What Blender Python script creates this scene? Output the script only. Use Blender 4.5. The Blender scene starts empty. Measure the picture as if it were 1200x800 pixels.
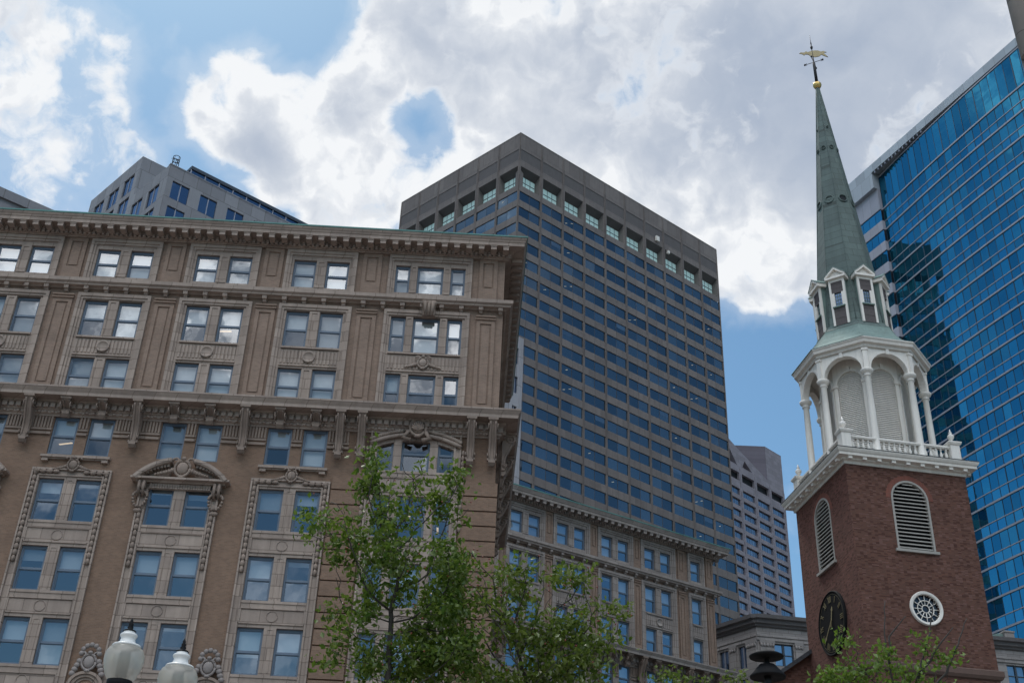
import bpy, math, random
import numpy as np
from mathutils import Vector, Matrix
from mathutils.geometry import tessellate_polygon
from mathutils import noise as mnoise

random.seed(7)
SC = bpy.context.scene
COL = SC.collection
R = math.radians
PI = math.pi


def heading(a):
    a = R(a)
    return Vector((math.sin(a), math.cos(a), 0))


# ------------------------------------------------------------------ camera
cam_d = bpy.data.cameras.new('camera')
cam_d.sensor_width = 36.0
cam_d.lens = 42.23
cam_d.clip_start = 0.1
cam_d.clip_end = 12000
cam = bpy.data.objects.new('camera', cam_d)
COL.objects.link(cam)
PITCH, ROLL = R(31.09), R(2.34)
fw = Vector((0, math.cos(PITCH), math.sin(PITCH)))
up0 = Vector((0, -math.sin(PITCH), math.cos(PITCH)))
rt0 = Vector((1, 0, 0))
rt = rt0 * math.cos(ROLL) + up0 * math.sin(ROLL)
up = -rt0 * math.sin(ROLL) + up0 * math.cos(ROLL)
EYE = Vector((0, 0, 1.7))
mw = Matrix.Identity(4)
for i in range(3):
    mw[i][0], mw[i][1], mw[i][2], mw[i][3] = rt[i], up[i], -fw[i], EYE[i]
cam.matrix_world = mw
SC.camera = cam

# ------------------------------------------------------------------ render look
SC.view_settings.view_transform = 'Standard'
SC.view_settings.look = 'None'
SC.view_settings.gamma = 1.0
SC.view_settings.use_curve_mapping = False
SC.view_settings.exposure = 0.0
SC.cycles.use_denoising = True
SC.cycles.max_bounces = 6
SC.cycles.diffuse_bounces = 3
SC.cycles.glossy_bounces = 3
SC.cycles.adaptive_threshold = 0.02
SC.cycles.transparent_max_bounces = 12
SC.cycles.caustics_reflective = False
SC.cycles.caustics_refractive = False

SUN_AZ, SUN_EL = -28.0, 60.0
sun_d = bpy.data.lights.new('sun', 'SUN')
sun_d.energy = 1.5
sun_d.angle = R(10)
sun_d.color = (1.0, 0.95, 0.87)
sun = bpy.data.objects.new('sun', sun_d)
COL.objects.link(sun)
sdir = heading(SUN_AZ) * math.cos(R(SUN_EL)) + Vector((0, 0, math.sin(R(SUN_EL))))
sun.rotation_euler = (-sdir).to_track_quat('-Z', 'Y').to_euler()
sun.location = (0, 0, 200)


# ------------------------------------------------------------------ sky with clouds (world)
class NT:
    """tiny helper for node trees"""

    def __init__(self, tree):
        self.t = tree

    def n(self, kind, **kw):
        nd = self.t.nodes.new(kind)
        for k, v in kw.items():
            setattr(nd, k, v)
        return nd

    def link(self, a, b):
        self.t.links.new(a, b)

    def val(self, sock, v):
        if isinstance(v, bpy.types.NodeSocket):
            self.link(v, sock)
        else:
            sock.default_value = v

    def math(self, op, a, b=0.0, c=None, clamp=False):
        nd = self.n('ShaderNodeMath', operation=op, use_clamp=clamp)
        self.val(nd.inputs[0], a)
        self.val(nd.inputs[1], b)
        if c is not None:
            self.val(nd.inputs[2], c)
        return nd.outputs[0]

    def ramp(self, x, a, b, c=0.0, d=1.0, smooth=True):
        nd = self.n('ShaderNodeMapRange', interpolation_type='SMOOTHSTEP' if smooth else 'LINEAR')
        self.val(nd.inputs[0], x)
        for i, q in enumerate((a, b, c, d)):
            self.val(nd.inputs[1 + i], q)
        return nd.outputs[0]

    def mix(self, f, a, b, blend='MIX'):
        nd = self.n('ShaderNodeMix', data_type='RGBA', blend_type=blend)
        self.val(nd.inputs[0], f)
        for s, q in ((nd.inputs[6], a), (nd.inputs[7], b)):
            if isinstance(q, bpy.types.NodeSocket):
                self.link(q, s)
            else:
                s.default_value = (*q[:3], 1.0)
        return nd.outputs[2]

    def noise(self, vec, scale, detail=4.0, rough=0.55, dist=0.0):
        nd = self.n('ShaderNodeTexNoise')
        nd.inputs['Scale'].default_value = scale
        nd.inputs['Detail'].default_value = detail
        nd.inputs['Roughness'].default_value = rough
        nd.inputs['Distortion'].default_value = dist
        if vec is not None:
            self.link(vec, nd.inputs['Vector'])
        return nd.outputs['Fac']

    def vmath(self, op, a, b):
        nd = self.n('ShaderNodeVectorMath', operation=op)
        for s, q in ((nd.inputs[0], a), (nd.inputs[1], b)):
            if isinstance(q, bpy.types.NodeSocket):
                self.link(q, s)
            else:
                s.default_value = q
        return nd


world = bpy.data.worlds.new('World')
SC.world = world
world.use_nodes = True
W = NT(world.node_tree)
world.node_tree.nodes.clear()
sky = W.n('ShaderNodeTexSky', sky_type='NISHITA', sun_disc=False)
sky.sun_elevation = R(SUN_EL)
sky.sun_rotation = R(SUN_AZ)
sky.altitude = 10
sky.air_density = 1.0
sky.dust_density = 0.6
sky.ozone_density = 1.6
tc = W.n('ShaderNodeTexCoord')
vec = tc.outputs['Generated']
# domain warp so the cloud outlines billow
warp = W.n('ShaderNodeTexNoise')
warp.inputs['Scale'].default_value = 6.0
warp.inputs['Detail'].default_value = 3.0
W.link(vec, warp.inputs['Vector'])
wv = W.vmath('SUBTRACT', warp.outputs['Color'], (0.5, 0.5, 0.5)).outputs[0]
wsc = W.n('ShaderNodeVectorMath', operation='SCALE')
W.link(wv, wsc.inputs[0])
wsc.inputs['Scale'].default_value = 0.06
wvec = W.vmath('ADD', vec, wsc.outputs[0]).outputs[0]


def sd(az, el):
    h = heading(az) * math.cos(R(el))
    return (h.x, h.y, math.sin(R(el)))


def blob_sum(blobs, v):
    acc = None
    for az, el, rad, w in blobs:
        d = W.vmath('DISTANCE', v, sd(az, el)).outputs['Value']
        b = W.ramp(d, 0.0, 2.0 * math.sin(R(rad) / 2), w, 0.0)
        acc = b if acc is None else W.math('ADD', acc, b)
    return acc


#CLOUDS-BEGIN
# cumulus masses: azimuth, elevation, angular radius (degrees), weight
COVER = [(15.7, 33.47, 4.65, 0.52),
         (13.73, 32.44, 3.87, 0.39),
         (-24.95, 34.26, 4.51, 0.52),
         (-26.56, 36.39, 6.54, 1.04),
         (-28.82, 40.01, 5.58, 0.8450000000000001),
         (13.2, 41.59, 6.75, 0.45499999999999996),
         (-26.35, 38.4, 4.46, 0.7150000000000001),
         (-24.35, 35.2, 3.7, 0.78),
         (21.5, 32.79, 5.94, 1.04),
         (-29.24, 39.88, 3.93, 0.52),
         (-28.84, 36.51, 3.54, 0.65),
         (-24.03, 41.36, 1.63, 0.52),
         (-30.42, 41.04, 2.31, 0.52),
         (-18.88, 40.98, 2.55, 0.52),
         (-13.25, 43.52, 2.61, 0.45499999999999996),
         (-9.21, 35.71, 2.69, 0.52),
         (-2.31, 36.68, 2.72, 0.39),
         (-29.65, 39.75, 3.72, 1.1700000000000002),
         (-26.43, 36.03, 4.45, 1.1700000000000002),
         (-26.66, 41.81, 2.8, 0.7150000000000001),
         (-23.67, 35.96, 3.72, 0.78),
         (-26.85, 33.37, 3.59, 0.65),
         (-21.66, 37.03, 1.88, 0.65),
         (-31.2, 36.93, 4.63, 1.3),
         (-17.33, 40.89, 4.1, 1.3),
         (-13.76, 38.73, 5.3, 1.3),
         (-10.18, 41.59, 4.88, 1.3),
         (-17.44, 43.21, 2.35, 0.52),
         (-10.44, 37.18, 4.93, 1.04),
         (-18.84, 39.02, 2.56, 0.45499999999999996),
         (-7.92, 44.18, 3.97, 1.105),
         (-8.64, 38.59, 3.59, 0.9099999999999999),
         (-5.39, 45.93, 4.84, 1.1700000000000002),
         (-1.88, 44.61, 4.43, 1.3),
         (-2.17, 41.48, 4.26, 1.1700000000000002),
         (-2.6, 40.27, 4.05, 0.78),
         (-5.52, 38.28, 3.16, 0.78),
         (2.62, 42.4, 6.63, 1.56),
         (5.9, 45.46, 6.49, 1.56),
         (0.25, 46.21, 3.51, 0.65),
         (10.11, 42.2, 7.7, 1.6900000000000002),
         (14.55, 44.16, 7.45, 1.6900000000000002),
         (8.84, 38.33, 5.26, 1.3),
         (20.39, 41.9, 7.91, 1.6900000000000002),
         (25.66, 43.23, 7.5, 1.6900000000000002),
         (14.8, 37.92, 5.5, 1.4300000000000002),
         (12.99, 34.49, 3.25, 1.04),
         (15.43, 35.09, 3.83, 1.1700000000000002),
         (26.86, 38.81, 7.39, 1.56),
         (11.72, 36.58, 3.92, 0.78),
         (33.55, 39.04, 8.31, 1.56),
         (2.52, 46.25, 1.76, -0.9),
         (-6.28, 43.09, 3.17, -0.55),
         (-4.37, 42.06, 3.39, -0.6),
         (-5.4, 40.8, 2.6, -0.45),
         (-3.14, 40.44, 2.41, -0.4),
         (-10.61, 43.88, 1.96, -0.35),
         (2.53, 46.06, 2.35, -0.5),
         (-12.73, 43.6, 1.36, -0.5),
         (-12.84, 36.66, 1.97, -0.5),
         (-28.16, 42.52, 1.4, -0.6),
         (-14.22, 45.3, 3.08, -0.8),
         (-21.69, 39.98, 1.86, -0.8),
         (-20.55, 43.92, 2.24, -0.6),
         (-19.58, 37.28, 1.32, -0.5),
         (-13.0, 36.24, 1.38, -0.5),
         (12.4, 33.14, 1.18, -0.4),
         (13.95, 27.64, 4.57, -1.0),
         (12.67, 30.91, 3.1, -0.6),
         (14.93, 30.75, 3.06, -0.5),
         (-22.5, 38.22, 1.48, -0.3)]
GREY = [(-15.97, 39.56, 2.32, 0.5),
        (-14.16, 38.26, 2.74, 0.45),
        (-10.7, 41.53, 1.77, 0.3),
        (-26.68, 36.75, 1.78, 0.2),
        (4.78, 43.56, 4.32, 0.25),
        (10.03, 41.04, 5.41, 0.7),
        (14.36, 42.65, 5.99, 0.75),
        (20.54, 42.64, 7.08, 0.8),
        (17.92, 39.15, 5.16, 0.7),
        (12.51, 45.11, 5.28, 0.6),
        (25.47, 42.51, 6.75, 0.7),
        (5.93, 46.59, 3.48, 0.2),
        (19.69, 38.13, 4.38, 0.5),
        (-7.62, 45.74, 1.96, 0.1),
        (7.91, 40.35, 2.37, 0.3),
        (1.47, 44.33, 1.98, 0.1)]
#CLOUDS-END
# unseen clouds added around the rest of the sky, for reflections and facade light
COVER += [(180, 66, 36, 1.4), (110, 70, 28, 1.0), (-110, 70, 28, 1.0), (180, 42, 26, 1.3), (150, 42, 26, 1.2), (210, 42, 26, 1.2), (240, 45, 24, 0.9),
          (188, 17, 7, 0.7), (170, 15, 6, 0.7), (205, 20, 8, 0.6), (-120, 24, 10, 0.55), (-85, 40, 16, 0.7)]
cover = blob_sum(COVER, wvec)
grey = blob_sum(GREY, wvec)
cover = W.math('MINIMUM', cover, 1.3)


def billow(v):
    """cauliflower relief: rounded cells over fractal noise"""
    vo = W.n('ShaderNodeTexVoronoi', feature='F1')
    vo.inputs['Scale'].default_value = 15.0
    vo.inputs['Detail'].default_value = 2.0
    vo.inputs['Roughness'].default_value = 0.55
    vo.inputs['Lacunarity'].default_value = 2.3
    W.link(v, vo.inputs['Vector'])
    c = W.math('MULTIPLY', W.math('SUBTRACT', 0.42, vo.outputs['Distance']), 0.75)
    n1 = W.noise(v, 6.0, 10.0, 0.60, 0.0)
    return W.math('ADD', c, W.math('MULTIPLY', W.math('SUBTRACT', n1, 0.5), 3.5))


fine = W.n('ShaderNodeTexNoise')
fine.inputs['Scale'].default_value = 22.0
fine.inputs['Detail'].default_value = 6.0
W.link(vec, fine.inputs['Vector'])
fsc = W.n('ShaderNodeVectorMath', operation='SCALE')
W.link(W.vmath('SUBTRACT', fine.outputs['Color'], (0.5, 0.5, 0.5)).outputs[0], fsc.inputs[0])
fsc.inputs['Scale'].default_value = 0.045
bvec = W.vmath('ADD', vec, fsc.outputs[0]).outputs[0]
rel = billow(bvec)
rel1 = rel
rel2 = billow(W.vmath('ADD', bvec, (-0.012, 0.0, 0.022)).outputs[0])
rel = W.math('ADD', rel, W.math('MULTIPLY', W.math('SUBTRACT', W.noise(bvec, 34.0, 5.0, 0.6), 0.5), 1.0))
rel = W.math('MULTIPLY', rel, 1.1)
dens = W.math('ADD', W.math('ADD', cover, W.math('MULTIPLY', grey, 0.55)), rel)
alpha = W.ramp(dens, 0.18, 0.95)
thin = W.ramp(dens, -0.6, 0.5, 0.0, 0.22)
alpha = W.math('MAXIMUM', alpha, thin)
core = W.ramp(dens, 0.75, 1.9, 0.0, 0.5)
under = W.math('MULTIPLY', W.math('SUBTRACT', rel2, rel1), 1.0)
nz3 = W.noise(vec, 4.5, 5.0, 0.5)
g = W.math('ADD', W.math('MULTIPLY', grey, 1.15), core)
g = W.math('ADD', g, under)
g = W.math('ADD', g, W.math('MULTIPLY', W.math('SUBTRACT', nz3, 0.5), 1.3))
g = W.math('MAXIMUM', g, 0.0)
g = W.math('DIVIDE', g, W.math('ADD', g, 0.55))
g = W.math('ADD', g, W.math('MULTIPLY', W.math('SUBTRACT', W.noise(bvec, 10.0, 6.0, 0.55), 0.5), 0.5))
g = W.math('MULTIPLY', g, W.ramp(dens, 0.45, 1.15), clamp=True)
ccol = W.mix(g, (0.91, 0.93, 0.955), (0.29, 0.37, 0.51))
bg_sky = W.n('ShaderNodeBackground')
W.link(W.mix(1.0, sky.outputs[0], (0.74, 0.98, 1.0), 'MULTIPLY'), bg_sky.inputs['Color'])
bg_sky.inputs['Strength'].default_value = 0.12
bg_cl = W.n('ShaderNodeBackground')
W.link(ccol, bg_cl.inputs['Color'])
# gain added to the unseen clouds behind the camera, to brighten the facades
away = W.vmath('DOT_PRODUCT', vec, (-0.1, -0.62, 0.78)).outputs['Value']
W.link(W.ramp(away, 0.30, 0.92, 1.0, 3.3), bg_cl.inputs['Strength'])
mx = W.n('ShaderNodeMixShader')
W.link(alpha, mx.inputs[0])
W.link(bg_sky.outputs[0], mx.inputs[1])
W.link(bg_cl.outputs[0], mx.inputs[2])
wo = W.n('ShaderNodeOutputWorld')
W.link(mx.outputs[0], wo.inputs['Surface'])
world.cycles.sampling_method = 'MANUAL'
world.cycles.sample_map_resolution = 512


# ------------------------------------------------------------------ materials
def newmat(name):
    m = bpy.data.materials.new(name)
    m.use_nodes = True
    t = NT(m.node_tree)
    b = m.node_tree.nodes['Principled BSDF']
    return m, t, b


def facade_vec(t):
    """object coordinates unrolled on a wall: (along the wall, height)"""
    c = t.n('ShaderNodeTexCoord')
    s = t.n('ShaderNodeSeparateXYZ')
    t.link(c.outputs['Object'], s.inputs[0])
    k = t.n('ShaderNodeCombineXYZ')
    t.link(t.math('ADD', s.outputs[0], s.outputs[1]), k.inputs[0])
    t.link(s.outputs[2], k.inputs[1])
    return c.outputs['Object'], k.outputs[0]


def mat_stone(name, col, var=0.18, rough=0.85, joints=None, streak=0.3, bump=0.15, scale=1.0):
    m, t, b = newmat(name)
    ob, fv = facade_vec(t)
    n1 = t.noise(ob, 0.9 * scale, 6, 0.6)
    n2 = t.noise(ob, 14 * scale, 4, 0.6)
    st = t.n('ShaderNodeMapping')
    st.inputs['Scale'].default_value = (2.2, 2.2, 0.16)
    t.link(ob, st.inputs['Vector'])
    n3 = t.noise(st.outputs[0], 1.6 * scale, 5, 0.6)
    f = t.math('ADD', t.math('MULTIPLY', t.math('SUBTRACT', n1, 0.5), var * 2.2),
               t.math('MULTIPLY', t.math('SUBTRACT', n2, 0.5), var))
    f = t.math('ADD', f, t.math('MULTIPLY', t.math('SUBTRACT', n3, 0.5), streak))
    f = t.math('ADD', f, 1.0)
    if joints:
        bk = t.n('ShaderNodeTexBrick')
        bk.inputs['Scale'].default_value = 1.0
        bk.inputs['Brick Width'].default_value = joints[0]
        bk.inputs['Row Height'].default_value = joints[1]
        bk.inputs['Mortar Size'].default_value = joints[2]
        bk.inputs['Color1'].default_value = (1, 1, 1, 1)
        bk.inputs['Color2'].default_value = (0.78, 0.775, 0.78, 1)
        bk.inputs['Mortar'].default_value = (0.55, 0.53, 0.52, 1)
        t.link(fv, bk.inputs['Vector'])
        base = t.mix(1.0, col, bk.outputs['Color'], 'MULTIPLY')
    else:
        base = col
    sc = t.n('ShaderNodeCombineColor')
    for i in range(3):
        t.link(f, sc.inputs[i])
    t.link(t.mix(1.0, base, sc.outputs[0], 'MULTIPLY'), b.inputs['Base Color'])
    b.inputs['Roughness'].default_value = rough
    bp = t.n('ShaderNodeBump')
    bp.inputs['Strength'].default_value = bump
    bp.inputs['Distance'].default_value = 0.03
    t.link(n2, bp.inputs['Height'])
    t.link(bp.outputs[0], b.inputs['Normal'])
    return m


def mat_brick(name, c1, c2, mortar, w=0.21, h=0.075, mort=0.012, blotch=0.25, flecks=None):
    m, t, b = newmat(name)
    ob, fv = facade_vec(t)
    bk = t.n('ShaderNodeTexBrick')
    bk.inputs['Scale'].default_value = 1.0
    bk.inputs['Brick Width'].default_value = w
    bk.inputs['Row Height'].default_value = h
    bk.inputs['Mortar Size'].default_value = mort
    bk.inputs['Bias'].default_value = 0.0
    bk.inputs['Color1'].default_value = (*c1, 1)
    bk.inputs['Color2'].default_value = (*c2, 1)
    bk.inputs['Mortar'].default_value = (*mortar, 1)
    t.link(fv, bk.inputs['Vector'])
    col = bk.outputs['Color']
    if flecks:
        mp = t.n('ShaderNodeMapping')
        mp.inputs['Scale'].default_value = (1.0 / w, 1.0 / h, 1.0)
        t.link(fv, mp.inputs['Vector'])
        wn = t.n('ShaderNodeTexWhiteNoise', noise_dimensions='2D')
        fl = t.vmath('FLOOR', mp.outputs[0], (0, 0, 0)).outputs[0]
        t.link(fl, wn.inputs['Vector'])
        col = t.mix(t.math('GREATER_THAN', wn.outputs['Value'], 0.86), col, flecks)
        col = t.mix(t.math('LESS_THAN', wn.outputs['Value'], 0.2), col, tuple(q * 0.5 for q in c1))
    n1 = t.noise(ob, 0.55, 6, 0.62)
    n2 = t.noise(ob, 3.0, 4, 0.6)
    f = t.math('ADD', 1.0, t.math('ADD', t.math('MULTIPLY', t.math('SUBTRACT', n1, 0.5), blotch * 2.4),
                                  t.math('MULTIPLY', t.math('SUBTRACT', n2, 0.5), blotch)))
    sc = t.n('ShaderNodeCombineColor')
    for i in range(3):
        t.link(f, sc.inputs[i])
    t.link(t.mix(1.0, col, sc.outputs[0], 'MULTIPLY'), b.inputs['Base Color'])
    b.inputs['Roughness'].default_value = 0.9
    bp = t.n('ShaderNodeBump')
    bp.inputs['Strength'].default_value = 0.3
    bp.inputs['Distance'].default_value = 0.02
    t.link(bk.outputs['Fac'], bp.inputs['Height'])
    bp.invert = True
    t.link(bp.outputs[0], b.inputs['Normal'])
    return m


def mat_plain(name, col, rough=0.6, metal=0.0, var=0.12, scale=3.0, spec=0.5):
    m, t, b = newmat(name)
    c = t.n('ShaderNodeTexCoord')
    n1 = t.noise(c.outputs['Object'], scale, 5, 0.6)
    f = t.math('ADD', 1.0, t.math('MULTIPLY', t.math('SUBTRACT', n1, 0.5), var * 2))
    sc = t.n('ShaderNodeCombineColor')
    for i in range(3):
        t.link(f, sc.inputs[i])
    t.link(t.mix(1.0, col, sc.outputs[0], 'MULTIPLY'), b.inputs['Base Color'])
    b.inputs['Roughness'].default_value = rough
    b.inputs['Metallic'].default_value = metal
    b.inputs['Specular IOR Level'].default_value = spec
    return m


def mat_emit(name, col, s):
    m, t, b = newmat(name)
    b.inputs['Base Color'].default_value = (*col, 1)
    b.inputs['Emission Color'].default_value = (*col, 1)
    b.inputs['Emission Strength'].default_value = s
    return m


def mat_clear_glass(name, refl, tint=(0.75, 0.82, 0.86), gcol=(0.95, 0.97, 1.0), rough=0.015):
    m = bpy.data.materials.new(name)
    m.use_nodes = True
    t = NT(m.node_tree)
    m.node_tree.nodes.clear()
    tr = t.n('ShaderNodeBsdfTransparent')
    tr.inputs[0].default_value = (*tint, 1)
    gl = t.n('ShaderNodeBsdfGlossy')
    gl.inputs['Color'].default_value = (*gcol, 1)
    gl.inputs['Roughness'].default_value = rough
    c = t.n('ShaderNodeTexCoord')
    bp = t.n('ShaderNodeBump')
    bp.inputs['Strength'].default_value = 0.05
    bp.inputs['Distance'].default_value = 0.05
    t.link(t.noise(c.outputs['Object'], 0.9, 2, 0.5), bp.inputs['Height'])
    t.link(bp.outputs[0], gl.inputs['Normal'])
    mx = t.n('ShaderNodeMixShader')
    mx.inputs[0].default_value = refl
    t.link(tr.outputs[0], mx.inputs[1])
    t.link(gl.outputs[0], mx.inputs[2])
    o = t.n('ShaderNodeOutputMaterial')
    t.link(mx.outputs[0], o.inputs['Surface'])
    return m


def mat_curtain_glass(name, dark, pale, refl, gcol, amount=0.3, wob=0.03):
    """opaque tinted glazing: dim room tone behind, varied pane by pane, under a coloured mirror coat"""
    m = bpy.data.materials.new(name)
    m.use_nodes = True
    t = NT(m.node_tree)
    m.node_tree.nodes.clear()
    geo = t.n('ShaderNodeNewGeometry')
    oi = t.n('ShaderNodeObjectInfo')
    rnd = t.math('FRACT', t.math('ADD', geo.outputs['Random Per Island'], oi.outputs['Random']))
    f = t.math('POWER', rnd, 2.2)
    col = t.mix(t.math('MULTIPLY', f, amount), dark, pale)
    df = t.n('ShaderNodeBsdfDiffuse')
    t.link(col, df.inputs[0])
    gl = t.n('ShaderNodeBsdfGlossy')
    gl.inputs['Color'].default_value = (*gcol, 1)
    gl.inputs['Roughness'].default_value = 0.02
    c = t.n('ShaderNodeTexCoord')
    bp = t.n('ShaderNodeBump')
    bp.inputs['Strength'].default_value = wob
    bp.inputs['Distance'].default_value = 0.1
    t.link(t.noise(c.outputs['Object'], 0.35, 2, 0.5), bp.inputs['Height'])
    t.link(bp.outputs[0], gl.inputs['Normal'])
    mx = t.n('ShaderNodeMixShader')
    t.link(t.math('MULTIPLY', refl, t.ramp(rnd, 0, 1, 0.8, 1.1, False)), mx.inputs[0])
    t.link(df.outputs[0], mx.inputs[1])
    t.link(gl.outputs[0], mx.inputs[2])
    o = t.n('ShaderNodeOutputMaterial')
    t.link(mx.outputs[0], o.inputs['Surface'])
    return m


M = {}
M['tan_brick'] = mat_brick('tan_brick', (0.245, 0.152, 0.102), (0.185, 0.115, 0.078), (0.22, 0.155, 0.115), blotch=0.3)
M['tan_brick_pale'] = mat_brick('tan_brick_pale', (0.29, 0.197, 0.147), (0.22, 0.15, 0.112), (0.27, 0.205, 0.165), blotch=0.3)
M['tan_stone'] = mat_stone('tan_stone', (0.375, 0.30, 0.252), 0.24, streak=0.55, joints=(1.15, 0.62, 0.022))
M['tan_carved'] = mat_stone('tan_carved', (0.30, 0.232, 0.19), 0.32, joints=(1.3, 9.0, 0.02), bump=0.25, streak=0.7)
M['pale_stone'] = mat_stone('pale_stone', (0.335, 0.295, 0.27), 0.24, streak=0.5, joints=(1.2, 0.6, 0.02))
M['sash_blue'] = mat_plain('sash_blue', (0.12, 0.165, 0.225), 0.5)
M['sash_dark'] = mat_plain('sash_dark', (0.045, 0.06, 0.08), 0.5)
M['glass'] = mat_clear_glass('glass', 0.19, tint=(0.82, 0.87, 0.9))
M['glass_low'] = mat_clear_glass('glass_low', 0.27, gcol=(0.86, 0.93, 1.0))
M['glass_wing'] = mat_clear_glass('glass_wing', 0.36, gcol=(0.62, 0.82, 1.0))
M['blind'] = mat_plain('blind', (0.72, 0.72, 0.70), 0.8, var=0.05)
M['blind_grey'] = mat_plain('blind_grey', (0.40, 0.40, 0.39), 0.8, var=0.1)
M['interior'] = mat_plain('interior', (0.05, 0.048, 0.045), 0.9)
M['lamp_warm'] = mat_emit('lamp_warm', (1.0, 0.70, 0.40), 0.8)
M['lamp_cool'] = mat_emit('lamp_cool', (1.0, 0.84, 0.62), 0.22)
M['patina'] = mat_stone('patina', (0.175, 0.25, 0.228), 0.3, rough=0.7, streak=0.5, scale=2.0)
M['patina_edge'] = mat_stone('patina_edge', (0.10, 0.24, 0.22), 0.3, rough=0.7)
M['slate_copper'] = mat_stone('slate_copper', (0.112, 0.155, 0.145), 0.28, rough=0.75, joints=(0.85, 0.5, 0.018), streak=0.55)
M['granite'] = mat_stone('granite', (0.195, 0.17, 0.16), 0.2, joints=(2.825, 3.64, 0.03), streak=0.4, bump=0.05)
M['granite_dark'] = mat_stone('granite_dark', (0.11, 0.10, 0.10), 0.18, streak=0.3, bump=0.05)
M['tower_glass'] = mat_curtain_glass('tower_glass', (0.012, 0.022, 0.035), (0.06, 0.085, 0.11), 0.23, (0.52, 0.70, 0.86), 0.6)
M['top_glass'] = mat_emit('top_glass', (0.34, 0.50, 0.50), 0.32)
M['blue_glass'] = mat_curtain_glass('blue_glass', (0.003, 0.022, 0.04), (0.012, 0.12, 0.16), 0.50, (0.075, 0.42, 0.68), 0.75, 0.12)
M['blue_spandrel'] = mat_curtain_glass('blue_spandrel', (0.003, 0.035, 0.07), (0.005, 0.045, 0.085), 0.52, (0.08, 0.44, 0.72), 0.3, 0.06)
M['mullion_pale'] = mat_plain('mullion_pale', (0.36, 0.36, 0.40), 0.45, 0.3)
M['mullion_dark'] = mat_plain('mullion_dark', (0.02, 0.045, 0.075), 0.5)
M['panel_grey'] = mat_stone('panel_grey', (0.45, 0.50, 0.55), 0.05, rough=0.5, joints=(2.1, 3.0, 0.03), streak=0.08, bump=0.02)
M['panel_white'] = mat_stone('panel_white', (0.46, 0.46, 0.52), 0.05, rough=0.5, joints=(1.9, 30, 0.03), streak=0.08, bump=0.02)
M['grey_violet'] = mat_stone('grey_violet', (0.255, 0.235, 0.265), 0.08, joints=(2.4, 1.4, 0.03), streak=0.1, bump=0.05)
M['concrete_panel'] = mat_stone('concrete_panel', (0.285, 0.285, 0.305), 0.12, joints=(2.3, 3.55, 0.05), streak=0.25, bump=0.05)
M['strip_panel'] = mat_stone('strip_panel', (0.40, 0.40, 0.43), 0.06, joints=(2.0, 3.9, 0.05), streak=0.1, bump=0.03)
M['dim_glass'] = mat_curtain_glass('dim_glass', (0.012, 0.02, 0.04), (0.03, 0.05, 0.07), 0.3, (0.55, 0.72, 1.0), 0.4)
M['violet_glass'] = mat_curtain_glass('violet_glass', (0.04, 0.06, 0.10), (0.10, 0.13, 0.18), 0.34, (0.75, 0.85, 1.0), 0.6)
M['dark_void'] = mat_plain('dark_void', (0.012, 0.015, 0.02), 0.9)
M['grey_stone'] = mat_stone('grey_stone', (0.36, 0.33, 0.315), 0.2, joints=(1.3, 0.6, 0.02), streak=0.4)
M['beige_stone'] = mat_stone('beige_stone', (0.45, 0.39, 0.355), 0.12, joints=(40, 3.2, 0.04), streak=0.2)
M['red_brick'] = mat_brick('red_brick', (0.145, 0.056, 0.036), (0.105, 0.042, 0.029), (0.10, 0.06, 0.046), w=0.19, h=0.066,
                           mort=0.010, blotch=0.26, flecks=(0.15, 0.075, 0.06))
M['red_brick_side'] = mat_brick('red_brick_side', (0.155, 0.054, 0.036), (0.115, 0.042, 0.03), (0.105, 0.06, 0.047), w=0.19, h=0.066,
                                mort=0.010, blotch=0.3, flecks=(0.15, 0.065, 0.05))
M['brownstone'] = mat_stone('brownstone', (0.12, 0.075, 0.06), 0.2)
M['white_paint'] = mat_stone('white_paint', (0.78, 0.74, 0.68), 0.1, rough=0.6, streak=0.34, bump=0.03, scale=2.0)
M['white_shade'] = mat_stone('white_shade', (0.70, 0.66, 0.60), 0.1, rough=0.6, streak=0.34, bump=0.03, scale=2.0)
M['black_paint'] = mat_plain('black_paint', (0.008, 0.008, 0.009), 0.7, spec=0.2)
M['gold'] = mat_plain('gold', (0.62, 0.44, 0.16), 0.42, 0.85, var=0.2)
M['dull_gold'] = mat_plain('dull_gold', (0.36, 0.30, 0.17), 0.6, 0.3, var=0.2)
M['iron'] = mat_plain('iron', (0.02, 0.02, 0.022), 0.5, 0.4)
M['slate'] = mat_stone('slate', (0.06, 0.062, 0.07), 0.2, joints=(0.5, 0.3, 0.02))
M['board_dark'] = mat_plain('board_dark', (0.10, 0.085, 0.085), 0.8, var=0.3, scale=8)
M['dark_shutter'] = mat_plain('dark_shutter', (0.02, 0.02, 0.02), 0.8)


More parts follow.
